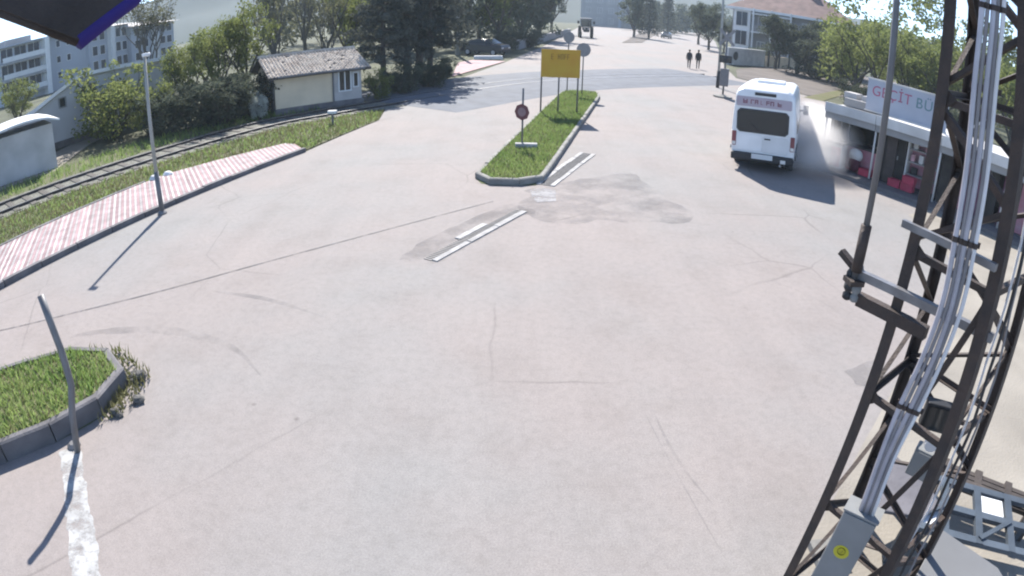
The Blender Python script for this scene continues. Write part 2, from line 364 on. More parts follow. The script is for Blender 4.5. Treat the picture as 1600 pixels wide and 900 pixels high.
M['skin'] = mat('skin', (0.30, 0.18, 0.13), 0.6, 0.08, 10)
M['cloth_dark'] = mat('dark_cloth', (0.016, 0.016, 0.019), 0.9, 0.25, 12)
M['cloth_grey'] = mat('charcoal_cloth', (0.035, 0.034, 0.038), 0.9, 0.25, 12)
M['hair'] = mat('dark_hair', (0.015, 0.012, 0.01), 0.7, 0.2, 20)
M['car_dark'] = mat('dark_car_paint', (0.018, 0.018, 0.022), 0.3, 0.1, 3, spec=0.5)
M['car_pale'] = mat('grey_car_paint', (0.16, 0.16, 0.17), 0.3, 0.1, 3, spec=0.5)
M['tractor'] = mat('tractor_paint', (0.045, 0.055, 0.07), 0.45, 0.15, 4)

# ---------------------------------------------------------------- the setting
structure('terrain', MB().sheet([(-800, -120), (800, -120), (800, 800), (-800, 800)], -0.03), M['terrain'], 'dry open ground under and around the junction')
KERB0, KERB1 = (-9.44, 8.85), (-6.20, 17.39)
_kd = Vector((KERB1[0] - KERB0[0], KERB1[1] - KERB0[1])).normalized(); _kn = Vector((-_kd.y, _kd.x))
KSTART = (KERB0[0] - _kd.x * 11, KERB0[1] - _kd.y * 11)
road_poly = [(KERB0[0] - _kd.x * 20, KERB0[1] - _kd.y * 20), KERB1, (-5.72, 19.41), (-5.01, 22.31), (-5.30, 24.99), (-4.84, 28.06),
             (-3.35, 35.57), (-0.86, 47.96), (3.02, 71.97), (7.65, 106.50), (17.90, 185.34), (236.91, 810.89), (46.80, 145.09), (20.36, 59.65), (17.23, 47.38),
             (20.32, 40.37), (20.67, 37.96), (10.3, 17.0), (12.1, 14.3), (14.6, 12.0), (22, 8), (24, -12), (-14, -12)]
structure('road', MB().sheet(road_poly, 0.0), M['asphalt'], 'wide pale sun bleached junction road')
structure('yard', MB().sheet([(2.2, 2.75), (3.00, 3.62), (3.84, 4.51), (5.04, 5.70), (7.17, 7.47), (8.96, 9.10), (9.65, 10.48), (10.02, 12.12), (10.45, 13.38), (12.1, 14.2), (14.6, 11.9), (30, 6), (26, -6), (3, -2)], 0.004), M['yard'], 'pale beige paved yard beside the tower')
structure('dirt_ground', MB().sheet([(28.48, 68.68), (63.54, 94.81), (61.16, 84.19), (39.38, 56.43), (26.79, 45.00), (20.55, 40.84), (17.62, 48.16), (20.98, 57.90)], 0.0), M['dirt'], 'brown bare dirt beyond the van')
structure('sunny_bank', MB().sheet([(19.30, 39.02), (33.23, 56.05), (31.08, 51.73), (20.51, 38.35)], 0.005), M['dry_grass'], 'sunlit strip of dry grass by the kiosk')
structure('lane', MB().sheet([(-19, 8), (-15.83, 14.91), (-16.66, 17.67), (-18.20, 21.67), (-18.29, 23.34), (-19.05, 23.26), (-19.90, 22.62), (-19.64, 20.36), (-18.94, 17.94), (-22, 10)], -0.01), M['yard'], 'narrow pale lane in front of the white warehouse')
structure('side_pavement', MB().sheet([(-3.82, 36.97), (-4.38, 47.05), (-3.50, 49.50), (-0.87, 48.57)], 0.02), M['paver_pink'], 'small pinkish pavement corner under the dark trees')
structure('street_island', MB().sheet([(15.26, 91.82), (19.34, 97.43), (34.74, 158.02), (30.65, 157.56)], 0.05), M['dirt'], 'small brown planted island in the far street')

# hills: one ridge mesh far off, its crest height given by azimuth in degrees
crest = [(-80, 28), (-52, 30), (-45, 32), (-40, 38), (-35, 58), (-30, 84), (-26, 104), (-20, 118), (-12, 112), (-4, 86), (4, 66), (10, 58), (16, 62), (24, 66), (34, 56), (44, 44), (60, 36), (80, 30)]
def crest_h(a):
    for (a0, h0), (a1, h1) in zip(crest, crest[1:]):
        if a0 <= a <= a1: return h0 + (h1 - h0) * (a - a0) / (a1 - a0)
    return 30
rg = random.Random(5); hb = MB(); NA, NR = 160, 14
for i in range(NA + 1):
    a = -80 + 160 * i / NA
    for j in range(NR + 1):
        t = j / NR; d = 245 + t * 235; h = .40 * crest_h(a + 3 * math.sin(j)) * math.sin(min(1, t * 1.15) * math.pi / 2) ** 1.4
        h += (math.sin(a * 0.9 + j) * .8 + rg.uniform(-.7, .7)) * (0.2 + t) if j else -3
        hb.v.append((d * math.sin(R(a)), d * math.cos(R(a)), h))
hb.f = [(i * (NR + 1) + j, (i + 1) * (NR + 1) + j, (i + 1) * (NR + 1) + j + 1, i * (NR + 1) + j + 1) for i in range(NA) for j in range(NR)]
tag(hb.build('hills', M['hill'], smooth=True), 'hazy wooded hills rising far behind the town', kind='structure')

# road wear: patches, tar seam, tyre arcs, painted line
structure('asphalt_patch', MB().ragged([(0.35, 13.29), (1.15, 14.16), (2.99, 15.45), (3.45, 13.69), (3.90, 12.44), (3.57, 11.50), (2.52, 11.56), (1.73, 11.48), (1.19, 11.10), (0.59, 11.30), (0.16, 11.81)], 0.004, .16, 385), M['patch'], 'darker worn asphalt patch in the middle of the junction')
structure('asphalt_patch', MB().ragged([(-1.88, 9.27), (-1.59, 10.08), (-0.78, 11.48), (-0.04, 12.42), (0.42, 11.95), (-0.37, 10.61), (-0.89, 9.39), (-1.44, 9.08)], 0.004, .16, 386), M['patch'], 'scraped asphalt around the sunken drain strip')
structure('asphalt_patch', MB().ragged([(4.33, 6.15), (5.25, 6.23), (4.89, 5.62), (4.26, 5.64)], 0.008, .16, 387), M['patch'], 'small darker road patch beside the tower')
structure('tar_seam', ribbon(MB(), smooth_line([(-8.36, 6.30), (-7.65, 6.69), (-5.80, 7.86), (-4.20, 9.14), (-2.40, 10.70), (-0.44, 12.53)]), 0.035, 0.008), M['seam'], 'thin dark tar seam along the left lane')
structure('tyre_mark', streak(MB(), smooth_line([(-6.98, 5.91), (-6.36, 6.43), (-5.23, 6.69), (-4.28, 6.61), (-3.53, 6.30), (-2.94, 5.73)]), 0.20, 0.004), M['tyre'], 'curved dark tyre mark round the grass island tip')
structure('tyre_mark', streak(MB(), smooth_line([(-4.73, 7.99), (-3.61, 7.76), (-2.43, 7.21)]), 0.12, 0.004), M['tyre'], 'faint tyre streak on the left lane')
structure('tyre_mark', streak(MB(), smooth_line([(1.53, 5.60), (1.67, 4.50), (2.01, 3.50)]), 0.03, 0.004), M['tyre'], 'thin scratch in the asphalt near the tower')
structure('painted_line', MB().ragged([(-4.96, 3.89), (-4.70, 4.04), (-4.43, 3.71), (-4.06, 3.25), (-3.70, 2.80), (-3.43, 2.43), (-3.02, 1.87), (-3.38, 1.74), (-3.75, 2.32), (-4.07, 2.77), (-4.54, 3.41), (-4.77, 3.70)], 0.004, .022, 5, .05), M['paint'], 'worn white painted line on the near left road')
structure('concrete_smear', MB().ragged([(0.32, 13.39), (0.68, 13.78), (0.98, 13.35), (0.88, 12.59), (0.44, 12.46)], 0.009, .07, 393), mat('cement_spill', (0.33, 0.325, 0.33), 0.9, 0.1, 3, alpha=(1.8, 0.34, 0.6, 0.85)), 'white cement spill on the road before the island')

structure('asphalt_joint', streak(MB(), smooth_line([(1.39, 5.86), (1.53, 4.81), (1.70, 3.86), (1.88, 2.99), (2.00, 2.56)]), .012, 0.006), M['tyre'], 'thin dark joint line down the near right asphalt')
structure('asphalt_joint', streak(MB(), smooth_line([(3.18, 9.80), (4.09, 9.05), (4.92, 8.12), (5.24, 7.07)]), .014, 0.006), M['tyre'], 'thin dark joint line running toward the tower')

# sunken drain strips: two concrete edge beams with an iron grate between
def drain(a, b, wd, label, seed):
    a, b = Vector(a), Vector(b); t = (b - a).normalized(); n = Vector((-t.y, t.x)); L = (b - a).length; rg = random.Random(seed)
    root = thing('drain_channel', label, 'drain', (a.x, a.y, 0), math.atan2(t.y, t.x), 'drain channels in the road')
    k = 0.0
    while k < L - 0.2:
        s = min(rg.uniform(0.6, 1.1), L - k)
        for sgn in (-1, 1):
            if rg.random() < 0.9:
                MB().box((k + s / 2, sgn * wd / 2 + rg.uniform(-.015, .015), 0.003), (s - 0.03, 0.09 + rg.uniform(0, .04), 0.03 + rg.uniform(0, .01))).build('edge_beam', M['channel'], root)
        k += s
    g = MB(); k = 0.03
    while k < L:
        g.box((k, 0, 0.004), (0.028, wd - 0.09, 0.016)); k += 0.065
    tag(g.build('grate', M['grate'], root), kind='stuff')
drain((2.06, 17.28), (0.71, 13.84), 0.36, 'drain strip with pale edges beside the central grass island', 1)
drain((0.12, 11.97), (-1.39, 9.34), 0.26, 'broken drain strip running across the open junction', 2)

# sidewalk on the left: kerbstones, rows of pink and white pavers
sw_len = (Vector(KERB1) - Vector(KSTART)).length
rot_k = math.atan2(_kd.y, _kd.x)
sw = tag(MB().prism([(0.2, 0.12), (sw_len, 0.12), (sw_len + 0.4, 1.3), (sw_len - 3.5, 2.62), (0.2, 2.62)], -0.05, 0.075).build('sidewalk', M['dirt']), 'raised left sidewalk of pink and white paver rows', kind='structure')
sw.location = (KSTART[0], KSTART[1], 0); sw.rotation_euler = (0, 0, rot_k)
PER, SK, k = 0.088, 0.69, 0                           # the rows lean forward along the kerb
for x in np.arange(0.4, sw_len - 0.05, PER):
    x = float(x); wd = min(2.46, (2.46 - .34 * (x - sw_len + 3.5)) / (1 + .34 * SK), (sw_len + .4 - x) / SK)
    if wd < .1: continue
    e = SK * wd; g = PER - .008
    row = MB().add([(x, .13, .06), (x + g, .13, .06), (x + g + e, .13 + wd, .06), (x + e, .13 + wd, .06),
                    (x, .13, .10), (x + g, .13, .10), (x + g + e, .13 + wd, .10), (x + e, .13 + wd, .10)],
                   [(0, 3, 2, 1), (4, 5, 6, 7), (0, 1, 5, 4), (1, 2, 6, 5), (2, 3, 7, 6), (3, 0, 4, 7)])
    row.build('paver_row', M['paver_pink'] if k % 2 else M['paver_white'], sw); k += 1
ks = MB().box((0.49, 0.06, 0.035), (0.98, 0.13, 0.17)).mesh('kerbstone', M['dark_kerb'])
for i in range(int(sw_len)): place('kerbstone', ks, sw, (i * 1.0, 0.0, random.uniform(-.012, .01)), random.uniform(-.008, .008))
place('kerbstone', ks, sw, (sw_len - 0.98, 0.002, 0))
for i in range(int(sw_len - 3.5)): place('edging_stone', ks, sw, (i * 1.0, 2.66, -0.02))

# railway: bed, rails, sleepers, verge, level crossing
rail_px = [(-26, -4), (-19.5, 6), (-14.72, 13.78), (-12.06, 17.99), (-9.53, 22.33), (-7.58, 24.32), (-5.21, 26.92), (0.45, 34.37), (8.13, 40.97), (14.92, 46.63)]
rl = smooth_line(rail_px, 10)
_a, _b = Vector(rl[-3]), Vector(rl[-1]); _t = (_b - _a).normalized()
bed = structure('railway_bed', ribbon(MB(), resample(rl, 1.0), 2.6, 0.01), M['gravel'], 'gravelled railway track bed curving past the junction')
fine = resample(rl, 0.62)
for side in (-1, 1):
    q = offset_line(resample(rl, 0.8), side * 0.63)
    tb = MB(); prof = [(-.05, -.05), (.05, -.05), (.04, .02), (.04, .09), (-.04, .09), (-.04, .02)]
    n = len(q); 
    for i, (x, y) in enumerate(q):
        u, v = Vector(q[max(0, i - 1)]), Vector(q[min(n - 1, i + 1)]); t = (v - u).normalized()
        tb.v += [(x - t.y * p, y + t.x * p, z) for p, z in prof]
    tb.f = [(i * 6 + j, i * 6 + (j + 1) % 6, (i + 1) * 6 + (j + 1) % 6, (i + 1) * 6 + j) for i in range(n - 1) for j in range(6)]
    ra = tb.build('rail', M['rail'], bed)
    ribbon(MB(), q, 0.055, 0.093).build('rail_head', M['railtop'], ra)
cross_start = (-5.59, 26.24)
slm = MB().box((0, 0, 0.005), (0.22, 2.2, 0.05)).mesh('sleeper', M['sleeper'])
for i in range(6, len(fine) - 1):
    x, y = fine[i]
    if y > cross_start[1] - 0.5: break
    t = Vector(fine[i + 1]) - Vector(fine[i - 1]); place('sleeper', slm, bed, (x, y, 0), math.atan2(t.y, t.x))
cr = [p for p in resample(rl, 0.8) if p[1] > cross_start[1]]
band = MB(); ZC = .078
ends = [offset_line(cr, o) for o in (4.2, 2.57, -2.57, -4.2)]; n = len(cr); hz = [.002 if i in (0, n - 1) else ZC for i in range(n)]
band.v = [(*p, .002) for p in ends[0]] + [(*p, z) for p, z in zip(ends[1], hz)] + [(*p, z) for p, z in zip(ends[2], hz)] + [(*p, .002) for p in ends[3]]
band.f = [(k * n + n + i, k * n + n + i + 1, k * n + i + 1, k * n + i) for k in range(3) for i in range(n - 1)]
structure('level_crossing', band, M['crossing'], 'blue grey asphalt ramp where the road crosses the rails')
near = offset_line(resample(rl, 1.5), -1.25)
vp = [p for p in near if p[1] < cross_start[1] - 1.5]
verge_poly = vp + [(-5.32, 24.67), (-5.04, 22.45), (-5.78, 19.62), (-6.28, 17.73), (KERB1[0] - 1.0, KERB1[1] + .6), (KERB1[0] - 3.4, KERB1[1] - 2.2), (KSTART[0] - 2.5, KSTART[1] + 1.0)]
structure('verge', MB().sheet(verge_poly, -0.004), M['verge'], 'rough grass and soil strip between sidewalk and rails')
far_poly = [p for p in offset_line(resample(rl, 1.5), 1.25) if p[1] < cross_start[1]]
far_poly = far_poly + [p for p in reversed(offset_line(resample(rl, 1.5), 3.4)) if p[1] < cross_start[1] + 1]
structure('verge', MB().sheet(far_poly, -0.006), M['verge'], 'weedy strip on the far side of the rails')
tag(blades(verge_poly, 150, 0.11, 0.02, 3).build('verge_grass', M['dry_grass']), 'dry tufted grass along the near side of the rails', kind='stuff')
tag(blades(verge_poly, 70, 0.13, 0.022, 31).build('verge_grass', M['grass']), 'green tufts mixed into the dry verge', kind='stuff')
tag(blades(far_poly, 60, 0.22, 0.02, 4).build('verge_grass', M['grass']), 'weeds growing beside the far rail', kind='stuff')
def lump(mb, c, r, sd):
    rg = random.Random(sd); k = len(mb.v); mb.ball(c, r, r * rg.uniform(.7, 1), r * rg.uniform(.6, .9), 7, 5)
    for i in range(k, len(mb.v)):
        p = Vector(mb.v[i]) - Vector(c); mb.v[i] = tuple(Vector(c) + p * rg.uniform(.8, 1.15))
    return mb
for i, (p, lb) in enumerate((((-9.95, 14.61), 'white block of stone just left of the lamp post'), ((-9.73, 15.01), 'white block of stone just right of the lamp post'))):
    tag(lump(MB(), (p[0], p[1], .08), .17, i).build('marker_stone', M['house_white']), lb, 'stone', 'white stones on the verge')
mp_ = thing('track_marker', 'short white topped marker on the verge by the crossing', 'marker post', (*(-6.64, 21.79), 0))
MB().tube([(0, 0, 0), (0, 0, .42)], .05, 6).build('post', M['post'], mp_); MB().box((0, 0, .46), (.32, .2, .1)).build('cap', M['house_white'], mp_)

# ---------------------------------------------------------------- planted traffic islands
def island(name, label, poly, h, kmat, seed, grass_h, dens, skip=None, inset=.115):
    root = tag(MB().sheet(poly, 0.006).build(name, M['lawn_soil']), label, kind='structure'); rg = random.Random(seed)
    a = sum(poly[i][0] * poly[(i + 1) % len(poly)][1] - poly[(i + 1) % len(poly)][0] * poly[i][1] for i in range(len(poly)))
    pts = resample(poly if a > 0 else list(reversed(poly)), 0.72, True)
    n = len(pts)
    for i in range(n):
        p, q = Vector(pts[i]), Vector(pts[(i + 1) % n]); L = (q - p).length
        if L < .15 or (skip and skip(p)): continue
        t = (q - p) / L; nn = Vector((-t.y, t.x)); hh = h + rg.uniform(-.012, .012)
        s = MB(); A, B = p + t * .008, q - t * .008
        for w0, w1, z0, z1 in ((0, .11, -.02, hh - .02),):
            s.add([(*(A + nn * w0), z0), (*(B + nn * w0), z0), (*(B + nn * w1), z0), (*(A + nn * w1), z0),
                   (*(A + nn * w0), z1), (*(B + nn * w0), z1), (*(B + nn * w1), hh), (*(A + nn * w1), hh),
                   (*(A + nn * .03), hh), (*(B + nn * .03), hh)],
                  [(0, 3, 2, 1), (0, 1, 5, 4), (4, 5, 9, 8), (8, 9, 6, 7), (2, 3, 7, 6), (1, 2, 6, 9, 5), (3, 0, 4, 8, 7)])
        s.build('kerbstone', kmat, root)
    c = Vector((sum(p[0] for p in pts) / n, sum(p[1] for p in pts) / n))
    inn = [tuple(Vector(p) + (Vector((-(Vector(pts[(i + 1) % n]) - Vector(pts[i - 1])).normalized().y, (Vector(pts[(i + 1) % n]) - Vector(pts[i - 1])).normalized().x)) * inset)) for i, p in enumerate(pts)]
    MB().prism(inn, 0.0, h - .03).build('soil', M['lawn_soil'], root)
    tag(blades(inn, dens, grass_h, .014, seed, h - .035).build('lawn', M['grass'], root), kind='stuff')
    tag(blades(inn, dens * .16, grass_h * 1.1, .012, seed + 50, h - .035).build('dry_blades', M['dry_grass'], root), kind='stuff')
    tag(blades(inn, 6, grass_h * 1.9, .03, seed + 60, h - .035, lean=.9).build('weeds', M['leaf_olive'], root), kind='stuff')
    return root
isl = [(-0.94, 14.37), (-0.76, 13.88), (-0.42, 13.74), (0.48, 13.81), (0.70, 14.16), (3.72, 28.10), (3.98, 29.46), (3.87, 30.55), (2.35, 30.50), (1.96, 29.23)]
island('traffic_island', 'long narrow central grass island with pale kerbstones', isl, 0.15, M['kerb'], 11, 0.10, 700)
fi = [(-7.56, 4.45), (-7.03, 4.92), (-6.64, 5.23), (-6.18, 5.65), (-5.66, 5.83), (-5.22, 5.76), (-4.78, 5.45), (-4.63, 5.07), (-4.70, 4.75), (-4.83, 4.45)]
fi2 = fi + [(-5.10, 4.06), (-5.41, 3.76), (-6.12, 3.02)]
nose = [Vector(p) for p in fi[4:9]]
island('traffic_island', 'near left grass island with a dark front kerb and rubble tip', fi2, 0.25, M['dark_kerb'], 12, 0.11, 800, inset=.115)
rg = random.Random(8)
for i in range(9):
    q_ = nose[2 + rg.randrange(3)]; a = q_ + (q_ - Vector(fi[1])).normalized() * rg.uniform(.06, .22) + Vector((rg.uniform(-.1, .1), rg.uniform(-.12, .06)))
    tag(lump(MB(), (a.x, a.y, rg.uniform(.0, .07)), rg.uniform(.05, .11), i).build('rubble_stone', M['stone']), 'grey rubble stone heaped at the near grass island tip', 'stone', 'rubble at the tip of the near island')
# weeds over the rubble tip
tip = [tuple(q + Vector((dx, dy))) for q, (dx, dy) in zip(nose, ((-.25, .15), (-.05, .3), (.3, .15), (.25, -.2), (.05, -.3)))]
tag(blades(tip, 420, .12, .016, 77, 0.02).build('weeds', M['dry_grass']), 'dry weeds straggling over the rubble tip', kind='stuff')

bp = thing('bent_pole', 'bent dark metal pole leaning out of the near left island kerb', 'pole', (*(-4.81, 4.05), 0))
o_ = Vector(bp.location); pts = [Vector(q) for q in ((-4.70, 3.97, 0.11), (-4.59, 4.02, 0.47), (-4.51, 4.11, 0.81), (-4.51, 4.13, 1.01), (-4.53, 4.16, 1.19), (-4.58, 4.18, 1.49), (-4.67, 4.23, 1.78))]
pts[0].z = 0.0
MB().tube([p - o_ for p in pts], .042, 8).build('shaft', M['post'], bp, smooth=True)
MB().lathe([(.09, 0), (.09, .02), (.05, .05)]).build('base_plate', M['post'], bp)

# ---------------------------------------------------------------- street signs and poles
lp = thing('lamp_post', 'slim grey lamp post standing on the left sidewalk', 'lamp post', (*(-8.01, 11.86), 0))
LZ = 3.65
MB().tube([(0, 0, 0), (0, 0, 1.0)], .062, 10).build('lower_shaft', M['post'], lp, smooth=True)
MB().tube([(0, 0, 1.0), (0, 0, LZ)], .05, 10, .035).build('shaft', M['pole_pale'], lp, smooth=True)
MB().lathe([(.12, 0), (.12, .03), (.07, .08)]).build('base_plate', M['post'], lp)
hd = MB().box((.06, -.02, LZ + .03), (.2, .1, .07)).build('lamp_head', M['house_white'], lp, bevel=.02)
MB().box((.06, -.02, LZ - .012), (.16, .07, .012)).build('lens', M['clear_lamp'], hd)

# yellow direction board
YB = (0.90, 23.42)
YZ0, YZ1 = 1.51, 2.59
yb = thing('direction_board', 'yellow direction board on three grey posts in the central island', 'road sign', (YB[0], YB[1], 0.1), R(3))
YW = 1.46; z0, z1 = YZ0 - .1, YZ1 - .1
for x, h in ((0.03, z1 - .03), (YW * .47, z1 - .03), (YW - .05, z1 - .03)):
    MB().tube([(x, .05, 0), (x, .05, h)], .032, 8).build('post', M['post'], yb, smooth=True)
bd = MB().box((YW / 2, 0, (z0 + z1) / 2), (YW, .035, z1 - z0)).build('board', M['sign_yellow'], yb, bevel=.008)
MB().box((YW / 2, -.003, z1 - .012), (YW - .01, .04, .025)).box((YW / 2, -.003, z0 + .012), (YW - .01, .04, .025)).box((.012, -.003, (z0 + z1) / 2), (.025, .041, z1 - z0)).box((YW - .012, -.003, (z0 + z1) / 2), (.025, .041, z1 - z0)).build('frame', M['sign_yellow'], bd)
def glyph(x, z, wd, h, y, pat, d=.004):           # letter-like strokes, as blurred in the photograph
    mb = MB(); t = min(wd, h) * .26
    if 'l' in pat: mb.box((x + t / 2, y, z + h / 2), (t, d, h))
    if 'r' in pat: mb.box((x + wd - t / 2, y, z + h / 2), (t, d, h))
    if 't' in pat: mb.box((x + wd / 2, y - .0006, z + h - t / 2), (wd, d, t))
    if 'm' in pat: mb.box((x + wd / 2, y - .0006, z + h / 2), (wd, d, t))
    if 'b' in pat: mb.box((x + wd / 2, y - .0006, z + t / 2), (wd, d, t))
    return mb
hh = z1 - z0
for fx, pat in ((.25, 'ltmb'), (.42, 'lrm'), (.50, 'lrt'), (.58, 'ltm'), (.66, 'ltm')): glyph(fx * YW, z1 - hh * .36, .085, hh * .2, -.0205, pat).build('letter', M['sign_ink'], bd)

def disc_sign(name, label, loc, zc, r, face, postm, rz=0.0, squash=1.0, top=None, group=None, back=False):
    t = thing(name, label, 'road sign', (loc[0], loc[1], .1), rz, group)
    MB().tube([(0, .04, 0), (0, .04, (top or zc + r) - .1)], .028, 8).build('post', postm, t, smooth=True)
    D = Matrix.Translation((0, 0, zc - .1)) @ Matrix.Rotation(R(90), 4, 'X')
    d = MB().lathe([(r * .97, -.008), (r, -.004), (r, .006), (r * .97, .01)], D, 24).build('disc', face, t, smooth=False)
    MB().box((0, .025, zc - .1), (r * 1.2, .02, .04)).build('bracket', postm, t)
    return t, d, D
RS = (3.06, 29.13)
disc_sign('round_sign', 'grey back of a round sign right of the yellow board', RS, 2.28, .33, M['sign_back'], M['post'], R(-4))
R2 = (2.44, 30.06)
disc_sign('round_sign', 'smaller grey round sign peeking over the yellow board', R2, 2.81, .27, M['sign_back'], M['post'], R(8))
ST = (0.17, 17.25); SZ = 1.15
t, d, D = disc_sign('stop_sign', 'faded red octagonal road sign with pale centre at the island front', ST, SZ, .25, M['stop_red'], M['post'], R(-32), top=1.83)
bpy.data.objects.remove(d)
d = MB().lathe([(.235, -.008), (.24, -.004), (.24, .006), (.235, .01)], D, 8).build('panel', M['stop_red'], t)
MB().lathe([(.13, -.001), (.13, .012)], D @ Matrix.Translation((0, 0, .0015)), 16).build('centre_disc', M['sign_white'], d)
bs = tag(MB().box((0, 0, .06), (.62, .2, .13)).build('concrete_block', M['channel'], bevel=.015), 'pale concrete block at the foot of the red sign', 'block')
bs.location = (ST[0] + .14, ST[1] - .05, .14); bs.rotation_euler = (0, 0, R(2))

# railway crossing signal and a street pole in front of the van
XS = (11.43, 33.38)
xs = thing('crossing_signal', 'grey railway crossing signal with crossed boards behind the white van', 'crossing signal', (*XS, 0), R(-18))
XZ = 3.44
MB().tube([(0, 0, .1), (0, 0, XZ + .3)], .055, 8).build('post', M['post'], xs, smooth=True)
MB().lathe([(.55, 0), (.55, .08), (.3, .1), (.12, .16)], None, 14).build('base', M['kerb'], xs)
for s in (-1, 1):
    MB().bar((-.42, -.07 - .02 * s, XZ - .45 * s), (.42, -.07 - .02 * s, XZ + .45 * s), .02, .16, (0, 0, 1)).build('crossed_board', M['sign_back'], xs)
lb = MB().box((0, -.12, XZ - 1.25), (.7, .1, .42)).build('lamp_board', M['plastic'], xs)
for s in (-1, 1): MB().lathe([(.1, 0), (.11, .06), (.1, .07)], Matrix.Translation((s * .18, -.17, XZ - 1.25)) @ Matrix.Rotation(R(90), 4, 'X'), 12).build('lamp', M['glass'], lb)
MB().box((0, 0, 1.15), (.5, .38, 1.0)).build('control_box', M['sign_back'], xs, bevel=.03)
SP = (12.72, 38.34)
sp = thing('utility_pole', 'slim pale utility pole beside the railway crossing signal', 'utility pole', (*SP, 0), 0)
MB().tube([(0, 0, 0), (0, 0, 1.1)], .12, 8).build('painted_foot', M['plastic'], sp, smooth=True)
MB().tube([(0, 0, 1.1), (0, 0, 8.5)], .09, 8, .07).build('shaft', M['pole_pale'], sp, smooth=True)
MB().bar((-.7, 0, 8), (.7, 0, 8), .08, .08).build('crossarm', M['post'], sp)
UP = (-5.27, 55.28)
up = thing('utility_pole', 'pale leaning concrete pole in front of the dark trees', 'utility pole', (*UP, 0), 0)
MB().tube([(0, 0, 0), (.25, 0, 9)], .19, 10, .12).build('shaft', M['pole_pale'], up, smooth=True)
MB().bar((-.55, 0, 8.4), (1.05, 0, 8.4), .1, .1).build('crossarm', M['post'], up)
pa = thing('marker_post', 'thin pale roadside post just behind the parked dark car', 'post', (*(-4.22, 81.32), 0))
MB().tube([(0, 0, 0), (0, 0, 1.5)], .09, 8).build('shaft', M['pole_pale'], pa); MB().ball((0, 0, 1.55), .12, .12, .1).build('cap', M['house_white'], pa)
pb = thing('marker_post', 'thin pale roadside post with a white cap in the far bushes', 'post', (*(-0.07, 99.92), 0))
MB().tube([(0, 0, 0), (0, 0, 1.4)], .1, 8).build('shaft', M['pole_pale'], pb); MB().box((0, 0, 1.5), (.34, .2, .3)).build('cap', M['house_white'], pb)
bar_ = tag(MB().box((0, 0, .16), (2.3, .3, .32)).build('concrete_barrier', M['house_white'], bevel=.05), 'low white concrete barrier in front of the parked dark car', 'barrier')
bar_.location = (*(-2.28, 50.26), 0); bar_.rotation_euler = (0, 0, R(8))

# ---------------------------------------------------------------- lattice tower beside the camera
def pol(az, d, z): return Vector((d * math.sin(R(az)), d * math.cos(R(az)), z))
LEG = {'A': ((38.75, 3.46), (39.2, 3.46)), 'B': ((42.4, 4.15), (41.4, 4.05)), 'C': ((51.7, 3.25), (46.3, 3.22)), 'D': ((54.3, 3.94), (49.5, 3.80))}
ZB, ZT = 0.06, 4.6
def leg_at(n, z):
    (a0, d0), (a1, d1) = LEG[n]; p, q = pol(a0, d0, ZB), pol(a1, d1, ZT); return p + (q - p) * ((z - ZB) / (ZT - ZB))
cen = sum((leg_at(n, 0) for n in 'ABCD'), Vector()) / 4; cen.z = 0
tw = thing('lattice_tower', 'dark steel lattice tower rising close on the right', 'tower', cen)
NEXT = {'A': ('C', 'B'), 'B': ('A', 'D'), 'C': ('A', 'D'), 'D': ('C', 'B')}
TOPZ = 6.6
for n in 'ABCD':
    p, q = leg_at(n, ZB) - cen, leg_at(n, TOPZ) - cen
    d1 = (leg_at(NEXT[n][0], 1) - leg_at(n, 1)).normalized(); d2 = (leg_at(NEXT[n][1], 1) - leg_at(n, 1)).normalized()
    o = (d1 + d2) * -.026; MB().angle(p + o, q + o, .072, .011, d1, d2).build('leg', M['tower'], tw)
    MB().box(leg_at(n, 0) - cen + Vector((0, 0, .03)), (.32, .32, .1)).build('footing', M['kerb'], tw)
LV = [0.25, 1.14, 2.06, 3.0, 3.86, 4.75, 5.6, 6.4]
def brace(p, q, a=.042, t=.007, name='brace'):
    p, q = p - cen, q - cen; ax = (q - p).normalized(); mid = (p + q) / 2; out = Vector((mid.x, mid.y, 0)).normalized()
    d1 = ax.cross(out).normalized(); MB().angle(p, q, a, t, d1, -out).build(name, M['tower'], tw)
for a, b in (('A', 'B'), ('A', 'C'), ('C', 'D'), ('B', 'D')):
    for i, z in enumerate(LV):
        if (a, b) in (('A', 'C'), ('C', 'D')) or i % 2 == 0: brace(leg_at(a, z), leg_at(b, z), .04, .007, 'horizontal_strut')
        if i + 1 < len(LV):
            zm = (z + LV[i + 1]) / 2
            if (a, b) == ('C', 'D') and i % 2: pass
            elif (a, b) != ('A', 'C') or z > 2.9:
                brace(leg_at(a, LV[i + 1] - .04), leg_at(b, zm), name='diagonal_brace'); brace(leg_at(b, zm - .03), leg_at(a, z + .05), .032, .006, 'diagonal_brace')
            else:
                brace(leg_at(b, LV[i + 1] - .05), leg_at(a, z + .03) + (leg_at(b, z) - leg_at(a, z)) * .55, .04, .007, 'diagonal_brace')
    for i, z in enumerate(LV[1:6]):
        g_ = leg_at(a, z); t = (leg_at(b, z) - g_).normalized(); o = Vector((g_.x - cen.x, g_.y - cen.y, 0)).normalized() * .006
        MB().add([g_ - cen + o + t * .01 + Vector((0, 0, .07)), g_ - cen + o + t * .12, g_ - cen + o + t * .01 + Vector((0, 0, -.09)),
                  g_ - cen + o * 2 + t * .01 + Vector((0, 0, .07)), g_ - cen + o * 2 + t * .12, g_ - cen + o * 2 + t * .01 + Vector((0, 0, -.09))],
                 [(0, 1, 2), (5, 4, 3), (0, 3, 4, 1), (1, 4, 5, 2), (2, 5, 3, 0)]).build('gusset_plate', M['tower'], tw)
